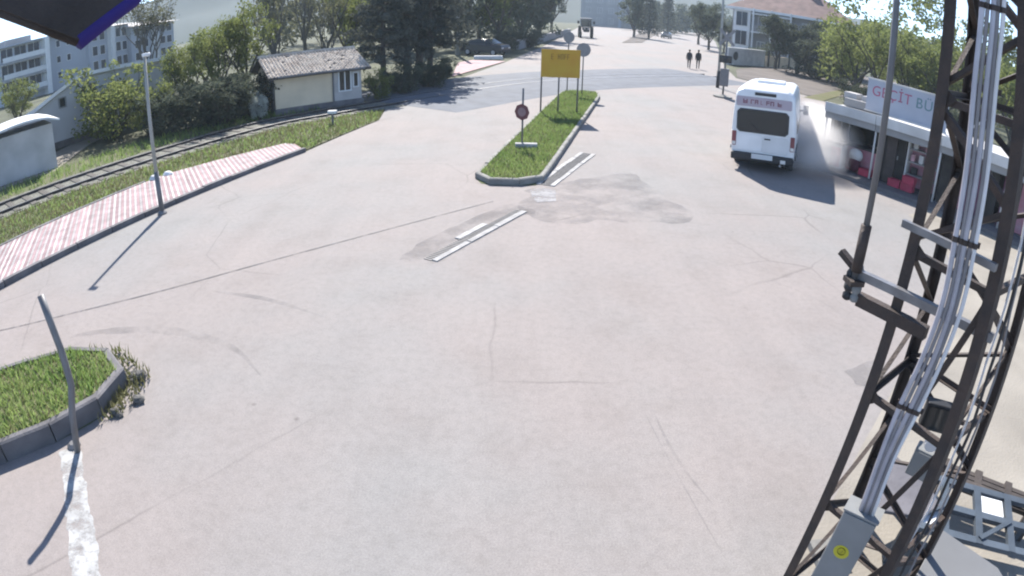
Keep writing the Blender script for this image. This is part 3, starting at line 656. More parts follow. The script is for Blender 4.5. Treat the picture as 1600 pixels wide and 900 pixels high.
for a in 'AC':
    bm_ = MB()
    for z in LV[:6]:
        p = leg_at(a, z) - cen; o = Vector((p.x, p.y, 0)).normalized() * .012
        for dz in (-.05, 0, .05): bm_.ball(tuple(p + o + Vector((0, 0, dz))), .011, .011, .011, 6, 4)
    tag(bm_.build('bolts', M['galv'], tw), kind='stuff')
# crossarms bolted to the front face
def arm(p, q, a, b, m, label=None, out=.0):
    return MB().bar(Vector(p) - cen, Vector(q) - cen, a, b).build('crossarm', m, tw)
u_l, u_r = Vector((1.96, 2.90, 2.76)), Vector((2.48, 2.11, 2.77)); u_l.z = u_r.z = 2.76
a1 = arm(u_l, u_r, .045, .05, M['galv'])
l_l, l_r = Vector((2.02, 2.88, 2.61)), Vector((2.28, 2.46, 2.59)); l_l.z = l_r.z = 2.60
a2 = arm(l_l, l_r, .06, .075, M['tower'])
t_l, t_r = Vector((2.05, 2.66, 3.16)), Vector((2.31, 2.10, 3.18)); t_l.z = t_r.z = 3.155
arm(t_l, t_r, .035, .04, M['galv'])
e_l = Vector((1.90, 3.01, 2.84)); e_r = Vector((1.97, 2.89, 2.77))
MB().bar(e_l - cen, e_r - cen, .05, .035).build('end_bracket', M['tower'], a1)
for i, (px, py) in enumerate(((1330, 440), (1341, 446))):
    tp = Vector((1.95, 2.91, 2.78)) + Vector((i * .035, -i * .03, 0)) - cen
    ins = MB().lathe([(.016, -.20), (.03, -.19), (.03, -.16), (.018, -.15), (.034, -.13), (.034, -.10), (.018, -.09), (.036, -.07), (.036, -.03), (.02, 0), (.012, .03)], Matrix.Translation(tp), 10).build('insulator', M['cabinet'] if i else M['plastic'], a1, smooth=True)

# steel mast fixed to the crossarm end
mp0 = Vector((1.94, 2.86, 2.83)); mp0.z = 2.70
ms = thing('steel_mast', 'thin dark steel mast standing on the tower crossarm end', 'mast', mp0)
MB().tube([(0, 0, 0), (0, 0, 2.6)], .02, 8).build('tube', M['post'], ms, smooth=True)
MB().tube([(0, 0, .08), (0, 0, .36)], .034, 8).build('clamp_sleeve', M['tower'], ms, smooth=True)
MB().box((0, 0, .02), (.1, .1, .03)).build('foot_plate', M['tower'], ms)

# cable conduits running down the front of the tower into the cabinet
cab_top = 1.56
CB = pol(43.9, 3.02, 0)
dirs = Vector((math.cos(R(44)), -math.sin(R(44)), 0))
cond = [(-.052, .0155, 'conduit', 'silver conduit leftmost of the bundle down the tower'), (-.022, .012, 'conduit_grey', 'dull grey conduit second in the bundle down the tower'),
        (.006, .0165, 'conduit', 'thick silver conduit in the middle of the tower bundle'), (.034, .013, 'conduit_grey', 'dull grey conduit second from the right of the bundle'), (.060, .0125, 'conduit_white', 'white conduit at the right edge of the bundle')]
path = [Vector(q) for q in ((2.09, 2.15, 1.65), (2.09, 2.19, 1.97), (2.12, 2.21, 2.28), (2.14, 2.20, 2.60), (2.15, 2.20, 2.91), (2.14, 2.22, 3.23), (2.13, 2.23, 3.54), (2.11, 2.25, 3.97), (2.11, 2.25, 4.36), (2.11, 2.25, 4.78))]
path[0].z = cab_top
path.append(path[-1] + (path[-1] - path[-2]) * 3)
def smooth3(P, n=4):
    P = [P[0] * 2 - P[1]] + list(P) + [P[-1] * 2 - P[-2]]; out = []
    for i in range(1, len(P) - 2):
        a, b, c, d = P[i - 1:i + 3]
        for k in range(n):
            t = k / n; out.append(0.5 * ((b * 2) + (c - a) * t + (a * 2 - b * 5 + c * 4 - d) * t * t + (b * 3 - a - c * 3 + d) * t ** 3))
    return out + [P[-2]]
for i, (o, r, mm, lb) in enumerate(cond):
    rg = random.Random(40 + i); ph = rg.uniform(0, 6)
    pts = [p + dirs * (o * (.75 if j < 2 else 1) + .004 * math.sin(j * 1.3 + ph)) for j, p in enumerate(path)]
    b0 = pts[0].copy(); t = thing('cable_conduit', lb, 'conduit', b0, 0, 'conduits running down the tower')
    MB().tube([p - b0 for p in smooth3(pts)], r, 10).build('pipe', M[mm], t, smooth=True)
    for p in (pts[2], pts[5], pts[8]): MB().tube([p - b0 + Vector((0, 0, -.014)), p - b0 + Vector((0, 0, .014))], r + .004, 10).build('collar', M['tower'], t)
for p in (path[2], path[5], path[7]):
    MB().box(p + Vector((math.sin(R(44)), math.cos(R(44)), 0)) * .03 + dirs * .004 - cen, (.17, .012, .03), R(-44)).build('conduit_clamp', M['tower'], tw)
# loose black cables by the right legs
for i, (az0, lb) in enumerate(((50.9, 'black cable sagging down beside the right tower legs'), (51.9, 'thin grey cable hanging beside the right tower legs'), (49.6, 'thin white cable clipped along the right tower leg'))):
    rg = random.Random(i); p0 = pol(az0 + 2.3, 3.32 + i * .05, 0.1)
    t = thing('hanging_cable', lb, 'cable', p0, 0, 'cables by the right tower legs')
    pts = [pol(az0 + 2.3 - (az0 - 45.6) * zz / 5.2 + rg.uniform(-.3, .3), 3.3 + i * .05, zz) - p0 for zz in np.arange(.1, 6.2, .35)]
    MB().tube(pts, (.011, .008, .009)[i], 6).build('sheath', (M['plastic'], M['conduit_grey'], M['conduit_white'])[i], t, smooth=True)

# electrical cabinet on the tower
cb = thing('electrical_cabinet', 'grey electrical cabinet with yellow warning sticker at the tower foot', 'electrical cabinet', (CB.x, CB.y, 0.25), R(-44))
MB().box((0, 0, (cab_top - .25) / 2), (.235, .13, cab_top - .25)).build('case', M['cabinet'], cb, bevel=.008)
dr = MB().box((0, -.069, (cab_top - .25) / 2), (.222, .012, cab_top - .28)).build('door', M['cabinet'], cb, bevel=.004)
MB().box((.08, -.08, .62), (.02, .015, .08)).build('handle', M['plastic'], dr)
Ds = Matrix.Translation((-.01, -.0755, 1.0)) @ Matrix.Rotation(R(90), 4, 'X')
stk = MB().lathe([(.055, 0), (.055, .0015)], Ds, 20).build('warning_sticker', M['yellow'], dr)
ring = MB(); 
for j in range(14):
    a = 2 * math.pi * j / 14; b = 2 * math.pi * (j + 1) / 14
    ring.bar((-.01 + .027 * math.cos(a), -.0785, 1.008 + .03 * math.sin(a)), (-.01 + .027 * math.cos(b), -.0785, 1.008 + .03 * math.sin(b)), .002, .009, (0, 1, 0))
ring.bar((-.01, -.0785, .99), (-.002, -.0785, 1.025), .002, .009, (0, 1, 0))
ring.build('symbol', M['sticker_ink'], stk)
MB().box((0, 0, cab_top - .245), (.25, .15, .012)).build('rain_lid', M['cabinet'], cb)
for z in (.5, 1.1): MB().box((0, .095, z), (.18, .06, .05)).build('mounting_bracket', M['tower'], cb)

# meter box and floodlight among the tower legs
mb_ = pol(47.6, 3.72, 1.48)
mt = thing('meter_box', 'small grey meter box hung between the tower legs', 'meter box', mb_, R(-48))
MB().box((0, 0, .11), (.17, .12, .22)).build('case', M['cabinet'], mt, bevel=.01); MB().box((0, -.064, .11), (.145, .008, .19)).build('door', M['cabinet'], mt)
MB().box((.11, .02, .13), (.18, .02, .03)).build('bracket', M['tower'], mt)
fl = thing('floodlight', 'black floodlight fixed above the meter box', 'floodlight', pol(46.9, 3.72, 1.86), R(-30))
MB().box((0, 0, .09), (.2, .09, .2)).build('housing', M['plastic'], fl, bevel=.01); MB().box((0, -.048, .09), (.17, .006, .16)).build('lens', M['glass'], fl)
MB().lathe([(.05, 0), (.05, .04)], Matrix.Translation((.02, -.09, -.06)) @ Matrix.Rotation(R(90), 4, 'X'), 12).build('sensor', M['conduit_white'], fl)
MB().bar((.1, .02, .09), (.3, -.02, .09), .025, .03).build('bracket', M['tower'], fl)

# awning corner hanging into the top left of the view
ac = [Vector(q) for q in ((-1.00, 1.18, 4.03), (-1.15, 0.96, 4.18), (-1.35, 1.12, 4.50), (-0.81, 1.55, 4.34), (-0.93, 1.33, 4.11))]
ao = ac[2].copy(); aw = thing('awning_corner', 'dark awning corner with blue edging hanging close at top left', 'awning', ao)
nn = (ac[4] - ac[0]).cross(ac[1] - ac[0]).normalized() * .02
P = [p - ao for p in ac]
MB().add([p - nn for p in P] + [p + nn for p in P], [(4, 3, 2, 1, 0), (5, 6, 7, 8, 9)] + [(i, (i + 1) % 5, 5 + (i + 1) % 5, 5 + i) for i in range(5)]).build('cloth', M['brown_cloth'], aw)
MB().tube([P[0], P[4], P[3]], .024, 8).build('edging', M['blue_trim'], aw, smooth=True)
MB().tube([P[1], P[0]], .012, 8).build('hem', M['brown_cloth'], aw, smooth=True)
MB().tube([P[2], P[2] + Vector((-.4, -1.2, .5))], .02, 8).build('support_arm', M['post'], aw, smooth=True)

# ---------------------------------------------------------------- yard furniture at lower right
ga = [(3.31, 3.62), (3.66, 3.72), (3.83, 3.27), (3.80, 2.97), (3.51, 2.88), (3.08, 3.07)]
gc = ga[0]; gt = thing('covered_bench', 'bench under a grey tarpaulin behind the tower', 'bench', (gc[0], gc[1], 0.004))
lp_ = [(x - gc[0], y - gc[1]) for x, y in ga]
MB().prism(lp_, .51, .55).build('tarpaulin', M['tarp'], gt, bevel=.015)
mid = Vector((sum(p[0] for p in lp_) / 6, sum(p[1] for p in lp_) / 6))
for p in (lp_[0], lp_[2], lp_[3], lp_[5]):
    q = Vector(p) * .85 + mid * .15; MB().box((q.x, q.y, .255), (.05, .05, .51)).build('leg', M['tower'], gt)
gb = [(3.43, 2.55), (3.78, 1.99), (3.78, 1.48), (2.72, 1.83), (2.91, 2.12)]
g0 = gb[0]; gt = thing('garden_table', 'plain grey table top at the lower right corner', 'table', (g0[0], g0[1], .004))
lp_ = [(x - g0[0], y - g0[1]) for x, y in gb]
MB().prism(lp_, .725, .75).build('tabletop', M['table_grey'], gt, bevel=.006)
mid = Vector((sum(p[0] for p in lp_) / 5, sum(p[1] for p in lp_) / 5))
for p in (lp_[0], lp_[1], lp_[2], lp_[3]):
    q = Vector(p) * .82 + mid * .18; MB().tube([(q.x, q.y, 0), (q.x, q.y, .725)], .02, 8).build('leg', M['tower'], gt)
def slat_bench(px, label, slatm, framem, nm, n, ln, dep, hz, rz):
    t = thing('slatted_bench', label, 'bench', (px[0], px[1], .004), rz)
    for y in (0, dep): MB().box((0, y, hz - .05), (ln, .05, .05)).build('rail', framem, t)
    for i in range(4): MB().bar((-ln / 2 + .06 + (ln - .12) * i / 3, -.02, hz - .02), (-ln / 2 + .06 + (ln - .12) * i / 3, dep + .02, hz + .02), .09, .05).build('cross_rail', framem, t)
    for i in range(n): MB().box((0, .05 + (dep - .1) * i / (n - 1), hz + .01), (ln - .05, (dep - .1) / (n - 1) * .8, .022)).build('slat', slatm, t)
    for x in (-ln / 2 + .05, ln / 2 - .05):
        for y in (.02, dep - .02): MB().box((x, y, (hz - .05) / 2), (.05, .05, hz - .05)).build('leg', framem, t)
    return t
sf = thing('steel_stand', 'blue grey steel stand of open bars at the lower right', 'stand', (*(4.02, 2.48), .004), R(-32))
for y in (0, .36, .74): MB().box((0, y, .5), (1.6, .085, .05)).build('long_bar', M['blue_steel'], sf)
for i in range(5): MB().box((-.76 + .38 * i, .37, .503), (.08, .82, .05)).build('cross_bar', M['blue_steel'], sf)
for i in (0, 2): MB().bar((-.76 + .38 * i, .02, .535), (-.38 + .38 * i, .36, .535), .05, .02).build('diagonal_bar', M['blue_steel'], sf)
for x in (-.76, .76):
    for y in (0, .74): MB().box((x, y, .24), (.06, .06, .48)).build('leg', M['blue_steel'], sf)
for i, (x, y) in enumerate(((-.57, .18), (.19, .56))): MB().box((x, y, .49), (.26, .24, .02)).build('bright_ground_panel', M['ground_bright'], sf)  # bright panels added for sunlit ground seen through the open bars
slat_bench((4.70, 3.08), 'dark wooden bench beyond the blue grey steel stand', M['wood'], M['wood'], 'd', 3, 1.3, .26, .4, R(-40))

# ---------------------------------------------------------------- minibus
def section(w, zb, zt, rb=.12, rt=.22, tum=.08):      # half outline of a body cross-section, closed loop of 16 points
    pts = []
    zc = zb + (zt - zb) * .42
    pts += [(-w + rb, zb), (w - rb, zb), (w - .02, zb + rb), (w, zc), (w - tum * .5, zt - .55 * (zt - zb) * .35 - rt), (w - tum, zt - rt), (w - tum - rt * .35, zt - rt * .3), (w - tum - rt, zt)]
    return pts + [(-x, z) for x, z in reversed(pts[2:])]
vb_r, VH = Vector((6.98, 16.32)), R(27)
van = thing('minibus', 'white minibus seen from behind, kicking up dust by the kiosk', 'minibus', (vb_r.x, vb_r.y, 0), -VH)
ROLLV = Matrix.Translation((0, 0, .5)) @ Matrix.Rotation(R(-3.2), 4, 'Y') @ Matrix.Translation((0, 0, -.5))
def vb(mb, name, m, parent=None, **k):                # body parts lean with the swerving body
    mb.v = [tuple(ROLLV @ Vector(p)) for p in mb.v]; return mb.build(name, m, parent or van, **k)
st = [(0.0, .88, .42, 2.20), (.03, .94, .36, 2.34), (.14, .955, .34, 2.40), (1.2, .965, .34, 2.43), (3.2, .965, .34, 2.43), (4.0, .96, .34, 2.40), (4.35, .94, .34, 2.28), (5.05, .93, .34, 1.28), (5.5, .86, .34, 1.10), (5.72, .70, .40, .85)]
b = MB(); n = 14
for y, wv, zb, zt in st: b.v += [(x, y, z) for x, z in section(wv, zb, zt, tum=.09 if zt > 1.6 else .04, rt=.2 if zt > 1.6 else .12)]
n = len(b.v) // len(st)
b.f = [(i * n + j, i * n + (j + 1) % n, (i + 1) * n + (j + 1) % n, (i + 1) * n + j) for i in range(len(st) - 1) for j in range(n)]
b.f += [tuple(reversed(range(n))), tuple((len(st) - 1) * n + j for j in range(n))]
body = vb(b, 'body', M['white_paint'], smooth=False, bevel=.025)
def rpanel(x0, x1, z0, z1, y, d, ch=.06):              # rear-facing panel with clipped corners
    o = [(x0 + ch, z0), (x1 - ch, z0), (x1, z0 + ch), (x1, z1 - ch), (x1 - ch, z1), (x0 + ch, z1), (x0, z1 - ch), (x0, z0 + ch)]
    m = MB(); k = len(o); m.v = [(x, y, z) for x, z in o] + [(x, y - d, z) for x, z in o]
    m.f = [tuple(range(k)), tuple(reversed(range(k, 2 * k)))] + [((i + 1) % k, i, k + i, k + (i + 1) % k) for i in range(k)]; return m
vb(rpanel(-.80, .72, 1.12, 1.80, .012, .03, .09), 'window_seal', M['plastic'])
vb(rpanel(-.765, .685, 1.155, 1.765, -.015, .012, .08), 'rear_window', M['glass'])
for x0, x1 in ((-.80, -.035), (-.02, .745)): vb(rpanel(x0, x1, .58, 1.07, .02, .035, .05), 'rear_door', M['white_paint'], bevel=.01)
vb(MB().bar((-.05, -.035, 1.14), (-.42, -.038, 1.42), .02, .02), 'wiper', M['plastic'])
bn = vb(rpanel(-.83, .78, 1.87, 2.15, .03, .05, .03), 'banner', M['banner'])
for x, wd, pat in ((-.64, .13, 'lrmb'), (-.42, .10, 'lt'), (-.30, .10, 'lrtm'), (-.13, .06, 'lb'), (.03, .10, 'ltm'), (.15, .11, 'lrt'), (.36, .12, 'lmb')): vb(glyph(x, 1.95, wd, .125, -.024, pat), 'letter', M['banner_ink'], bn)
vb(MB().box((0, .04, 2.25), (.62, .12, .09)), 'roof_lamp', M['plastic'], bevel=.015)
bp_ = vb(MB().box((0, .0, .43), (1.84, .22, .22)), 'bumper', M['plastic'], bevel=.04)
vb(MB().box((0, -.115, .47), (.62, .02, .14)), 'number_plate', M['house_white'], bp_)
for s in (-1, 1):
    tl = vb(MB().box((s * .86, .03, .92), (.13, .12, .42)), 'tail_lamp', M['red_lamp'], bevel=.02)
    vb(MB().box((s * .86, -.033, .78), (.10, .012, .09)), 'reversing_lens', M['clear_lamp'], tl)
vb(MB().box((.62, -.11, .40), (.15, .03, .10)), 'fog_lamp', M['clear_lamp'], bp_)
vb(MB().box((.12, -.02, .98), (.18, .03, .04)), 'handle', M['plastic'], bevel=.01)
for s in (-1, 1):
    for y0, y1 in ((.32, 1.22), (1.28, 2.18), (2.24, 3.1), (3.2, 4.0)):
        g_ = MB(); xs_ = [(1.18, s * .972), (1.78, s * .915)]
        a = [(xs_[0][1], y0, xs_[0][0]), (xs_[0][1], y1, xs_[0][0]), (xs_[1][1], y1, xs_[1][0]), (xs_[1][1], y0, xs_[1][0])]
        g_.add(a + [(x - s * .06, y, z) for x, y, z in a], [(0, 1, 2, 3), (7, 6, 5, 4), (0, 4, 5, 1), (1, 5, 6, 2), (2, 6, 7, 3), (3, 7, 4, 0)])
        vb(g_, 'side_window', M['glass'])
    vb(MB().box((s * .972, 2.2, .62), (.03, 4.0, .10)), 'side_trim', M['cabinet'])
    mm_ = vb(MB().box((s * 1.14, 4.55, 1.45), (.20, .12, .34)), 'side_mirror', M['plastic'], bevel=.03)
    vb(MB().bar((s * .93, 4.6, 1.4), (s * 1.1, 4.56, 1.45), .05, .05), 'mirror_arm', M['plastic'], mm_)
    for y in (1.05, 4.75):
        T = Matrix.Translation((s * .80, y, .34)) @ Matrix.Rotation(R(90), 4, 'Y')
        wv_ = MB().lathe([(.21, -.12), (.32, -.12), (.345, -.08), (.345, .08), (.32, .12), (.21, .12)], T, 20).build('wheel', M['rubber'], van)
        MB().lathe([(.2, -.124), (.2, .124)], T, 16).lathe([(.07, -.15), (.07, .15)], T, 10).build('rim', M['rim'], wv_)
        ah = MB(); k = 10
        for i in range(k + 1):
            a = math.pi * i / k
            for r_ in (.40, .45):
                for dx in (-.015, .02): ah.v.append((s * (.955 + dx), y + math.cos(a) * r_, .36 + math.sin(a) * r_))
        ah.f = [(i * 4 + u, i * 4 + v, i * 4 + 4 + v, i * 4 + 4 + u) for i in range(k) for u, v in ((0, 1), (1, 3), (3, 2), (2, 0))]
        vb(ah, 'wheel_arch', M['plastic'])
hv = vb(MB().box((0, 2.3, 2.46), (.9, .8, .12)), 'roof_hatch', M['white_paint'], bevel=.04)
vb(MB().box((0, 2.7, .3), (1.6, 5.0, .16)), 'underside', M['rubber'])
vb(MB().add([(-.8, 4.42, 2.2), (.8, 4.42, 2.2), (.84, 5.02, 1.33), (-.84, 5.02, 1.33), (-.8, 4.47, 2.24), (.8, 4.47, 2.24), (.84, 5.07, 1.36), (-.84, 5.07, 1.36)], [(0, 1, 2, 3), (7, 6, 5, 4), (0, 4, 5, 1), (1, 5, 6, 2), (2, 6, 7, 3), (3, 7, 4, 0)]), 'windscreen', M['glass'])
MB().tube([(.55, -.06, .3), (.55, .4, .3)], .035, 8).build('exhaust_pipe', M['rim'], van)

# ---------------------------------------------------------------- cars, tractor
def make_car(name, label, paint, loc, rz, group=None):
    t = thing(name, label, 'car', (*loc, 0), rz, group)
    prof = [(-2.05, .34), (-2.08, .75), (-1.95, .98), (-1.45, 1.02), (-1.25, 1.05), (-.55, 1.44), (.2, 1.48), (.95, 1.40), (1.6, 1.08), (2.0, .98), (2.08, .7), (2.02, .34)]
    b = MB()
    for s in (-1, 1):
        b.v += [(s * (.84 if z < 1.03 else .84 - (z - 1.03) * .42), y, z) for y, z in prof]
    k = len(prof); b.f = [tuple(range(k)), tuple(reversed(range(k, 2 * k)))] + [((i + 1) % k, i, k + i, k + (i + 1) % k) for i in range(k)]
    b.build('body', paint, t, bevel=.05)
    for s in (-1, 1):
        g_ = MB(); o = [(-1.02, 1.08), (-.48, 1.38), (.2, 1.41), (.9, 1.33), (1.35, 1.08)]
        xx = lambda z: s * (.852 - (z - 1.03) * .42); k2 = len(o)
        g_.v = [(xx(z), y, z) for y, z in o] + [(xx(z) - s * .05, y, z) for y, z in o]
        g_.f = [tuple(range(k2)), tuple(reversed(range(k2, 2 * k2)))] + [((i + 1) % k2, i, k2 + i, k2 + (i + 1) % k2) for i in range(k2)]
        g_.build('side_window', M['glass'], t)
        for y in (-1.3, 1.28):
            T = Matrix.Translation((s * .78, y, .31)) @ Matrix.Rotation(R(90), 4, 'Y')
            wv_ = MB().lathe([(.2, -.1), (.29, -.1), (.31, -.07), (.31, .07), (.29, .1), (.2, .1)], T, 16).build('wheel', M['rubber'], t)
            MB().lathe([(.19, -.105), (.19, .105)], T, 12).build('rim', M['rim'], wv_)
        MB().box((s * .6, -2.06, .72), (.34, .06, .13)).build('headlight', M['clear_lamp'], t)
        MB().box((s * .62, 2.06, .78), (.3, .06, .16)).build('tail_lamp', M['red_lamp'], t)
        MB().box((s * .93, -.7, 1.05), (.14, .09, .12)).build('side_mirror', paint, t)
    for q in (((-1.3, 1.06), (-.58, 1.46)), ((1.62, 1.10), (.98, 1.42))):
        (y0, z0), (y1, z1) = q
        MB().add([(-.7, y0, z0), (.7, y0, z0), (.6, y1, z1), (-.6, y1, z1), (-.7, y0, z0 + .025), (.7, y0, z0 + .025), (.6, y1, z1 + .025), (-.6, y1, z1 + .025)], [(0, 3, 2, 1), (4, 5, 6, 7), (0, 1, 5, 4), (1, 2, 6, 5), (2, 3, 7, 6), (3, 0, 4, 7)]).build('windscreen', M['glass'], t)
    for y in (-2.08, 2.08): MB().box((0, y, .46), (1.5, .1, .2)).build('bumper', M['plastic'], t, bevel=.03)
    return t
make_car('parked_car', 'dark car parked under the roadside trees beside a white barrier', M['car_dark'], (-2.80, 55.34), R(62))
make_car('parked_car', 'grey car far down the street left of the walking people', M['car_pale'], (31.72, 133.17), R(-24))
tr = thing('tractor', 'dark tractor with pale cab roof coming up the far street', 'tractor', (*(11.04, 102.81), 0), R(-4)); tr.scale = (1.15, 1.15, 1.15)
MB().box((0, -1.5, 1.25), (.8, 1.7, .7)).build('bonnet', M['tractor'], tr, bevel=.08)
gr_ = MB().box((0, -2.37, 1.2), (.66, .06, .62)).build('grille', M['plastic'], tr)
for s in (-1, 1): MB().box((s * .25, -2.42, 1.36), (.16, .05, .16)).build('headlight', M['clear_lamp'], gr_)
MB().box((0, .35, 1.35), (1.0, 1.6, .5)).build('cab_base', M['tractor'], tr, bevel=.04)
cbx = MB().box((0, .35, 2.1), (1.42, 1.45, 1.1)).build('cab_glass', M['glass'], tr)
for x in (-.72, .72):
    for y in (-.36, 1.06): MB().bar((x, y, 1.5), (x * .95, y, 2.7), .09, .09).build('cab_post', M['tractor'], cbx)
MB().box((0, .35, 2.78), (1.65, 1.75, .22)).build('cab_roof', M['galv'], tr, bevel=.06)
for s in (-1, 1):
    T = Matrix.Translation((s * .86, .75, .82)) @ Matrix.Rotation(R(90), 4, 'Y')
    wv_ = MB().lathe([(.45, -.22), (.74, -.22), (.82, -.16), (.82, .16), (.74, .22), (.45, .22)], T, 20).build('rear_wheel', M['rubber'], tr); MB().lathe([(.44, -.12), (.44, .12)], T, 14).build('rim', M['rim'], wv_)
    T = Matrix.Translation((s * .78, -1.75, .5)) @ Matrix.Rotation(R(90), 4, 'Y')
    wv_ = MB().lathe([(.28, -.15), (.45, -.15), (.5, -.1), (.5, .1), (.45, .15), (.28, .15)], T, 18).build('front_wheel', M['rubber'], tr); MB().lathe([(.27, -.1), (.27, .1)], T, 12).build('rim', M['rim'], wv_)
    MB().box((s * .86, .7, 1.72), (.52, 1.5, .08)).build('mudguard', M['tractor'], tr, bevel=.03)
    MB().box((s * 1.1, -.45, 2.25), (.28, .06, .42)).build('mirror', M['plastic'], tr); MB().bar((s * .7, -.4, 2.3), (s * 1.1, -.45, 2.3), .04, .04).build('mirror_arm', M['plastic'], tr)
MB().tube([(.32, -1.2, 1.6), (.32, -1.2, 2.6)], .05, 8).build('exhaust_pipe', M['plastic'], tr)

# ---------------------------------------------------------------- the two walkers
def person(label, loc, rz, h, top, leg, stride, seed):
    t = thing('person', label, 'person', (*loc, 0), rz, 'people walking away'); k = h / 1.75
    V, E, RR = [], [], []
    def j(p, r, par=None):
        V.append(tuple(c * k for c in p)); RR.append(r * k)
        if par is not None: E.append((par, len(V) - 1))
        return len(V) - 1
    pel = j((0, 0, .95), .15); wa = j((0, .01, 1.1), .135, pel); ch = j((0, .02, 1.3), .16, wa); ns = j((0, .0, 1.46), .085, ch); nk = j((0, -.01, 1.53), .055, ns); hd_ = j((0, -.02, 1.62), .088, nk); j((0, -.01, 1.72), .075, hd_)
    for s in (-1, 1):
        f = stride * s
        hp = j((s * .1, 0, .88), .095, pel); kn = j((s * .105, -.10 * f - .02, .49), .06, hp); an = j((s * .105, -.26 * f + (.05 if f < 0 else 0), .09), .042, kn); j((s * .11, -.26 * f - .13, .04), .04, an)
        sh = j((s * .19, .01, 1.41), .06, ch); el = j((s * .245, .12 * f + .02, 1.14), .045, sh); wr = j((s * .25, .16 * f - .10, .90), .032, el); pm = j((s * .25, .17 * f - .13, .83), .034, wr)
        for q in range(4): j((s * (.245 + .002 * q), .17 * f - .165 + .02 * q, .755 - (.012 if q in (1, 2) else 0)), .009, pm)
        j((s * .222, .17 * f - .16, .80), .010, pm)
    me = bpy.data.meshes.new('body'); me.from_pydata(V, E, []); o = bpy.data.objects.new('body', me); COL.objects.link(o); o.parent = t
    sk = o.modifiers.new('skin', 'SKIN')
    for i, v in enumerate(me.skin_vertices[0].data if me.skin_vertices else []): v.radius = (RR[i], RR[i]); v.use_root = (i == 0)
    if not me.skin_vertices:
        bm_ = None
    o.modifiers.new('smooth', 'SUBSURF').levels = 1; o.modifiers['smooth'].render_levels = 2
    me.materials.append(M['skin'])
    dg = bpy.context.evaluated_depsgraph_get(); ev = o.evaluated_get(dg); m2 = bpy.data.meshes.new_from_object(ev)
    o.modifiers.clear(); o.data = m2; m2.name = 'body'; m2.materials.clear()
    for mm in (M['skin'], top, leg, M['plastic']): m2.materials.append(mm)
    for p in m2.polygons:
        c = p.center / k; p.use_smooth = True
        p.material_index = 0 if (c.z > 1.5 or (abs(c.x) > .2 and c.z < .93)) else 1 if (c.z > .93 or abs(c.x) > .2) else 3 if c.z < .075 else 2
    hb_ = MB().ball((0, 0, 1.675 * k), .098 * k, .105 * k, .10 * k, 10, 8); hb_.build('hair', M['hair'], t, smooth=True)
    jk = MB(); prof = [(.215, .86), (.205, 1.05), (.215, 1.25), (.2, 1.40), (.10, 1.50)]; nn_ = 14
    for r_, z in prof: jk.v += [(r_ * k * math.cos(6.2832 * i / nn_), .01 + r_ * .68 * k * math.sin(6.2832 * i / nn_), z * k) for i in range(nn_)]
    jk.f = [(i * nn_ + q, i * nn_ + (q + 1) % nn_, (i + 1) * nn_ + (q + 1) % nn_, (i + 1) * nn_ + q) for i in range(len(prof) - 1) for q in range(nn_)]
    jk.build('jacket', top, t, smooth=True)
    return t
person('person in dark jacket and trousers walking, left of the pair', (14.54, 52.09), R(160), 1.66, M['cloth_grey'], M['cloth_dark'], .8, 1)
person('person in black clothes walking, right of the pair', (15.43, 52.38), R(165), 1.70, M['cloth_dark'], M['cloth_dark'], -.8, 2)

# ---------------------------------------------------------------- buildings
def window(parent, x, z, wd, h, y, frame, pane, bars=1, out=-1, name='window', t=.06):
    f = MB(); d = .08
    f.box((x, y, z + h - t / 2), (wd, d, t)).box((x, y, z + t / 2), (wd, d, t)).box((x - wd / 2 + t / 2, y, z + h / 2), (t, d, h - 2 * t)).box((x + wd / 2 - t / 2, y, z + h / 2), (t, d, h - 2 * t))
    for i in range(bars): f.box((x - wd / 2 + wd * (i + 1) / (bars + 1), y - .004, z + h / 2), (t * .8, d, h - 2 * t))
    o = f.build(name, frame, parent); MB().box((x, y + .015 * -out, z + h / 2), (wd - t, .02, h - t)).build('pane', pane, o); return o
# small station hut with tiled roof beyond the rails
HA, HB = Vector((-9.98, 24.51)), Vector((-6.76, 26.81))
ht = thing('station_hut', 'small plastered hut with weathered tiled roof beyond the rails', 'hut', (HA.x, HA.y, 0), math.atan2(HB.y - HA.y, HB.x - HA.x))
HL = (HB - HA).length; HD, HW, HR = 3.2, 1.74, 2.42
MB().box((HL * .33, HD / 2, HW / 2), (HL * .66, HD, HW)).build('wall', M['cream'], ht)
MB().box((HL * .83, HD / 2 + .02, HW / 2), (HL * .34 - .004, HD, HW)).build('wall', M['stain_plaster'], ht)
MB().add([(0.004, .02, HW), (.004, HD - .02, HW), (.004, HD / 2, HR - .1), (HL - .004, .02, HW), (HL - .004, HD - .02, HW), (HL - .004, HD / 2, HR - .1)], [(0, 2, 1), (3, 4, 5), (0, 3, 5, 2), (1, 2, 5, 4)]).build('gable', M['cream'], ht)
MB().box((-.02, .35, HW / 2), (.1, .5, HW - .05)).build('gable_shade_strip', M['stone'], ht)  # dark strip put in for the shaded gable wall, not a real pier
window(ht, HL * .80, .62, .62, .95, .0, M['house_white'], M['glass'], 1)
window(ht, HL * .93, .75, .3, .7, .0, M['house_white'], M['glass'], 0)
MB().box((HL * .5, -.03, .12), (HL + .1, .08, .24)).build('plinth', M['dark_kerb'], ht)
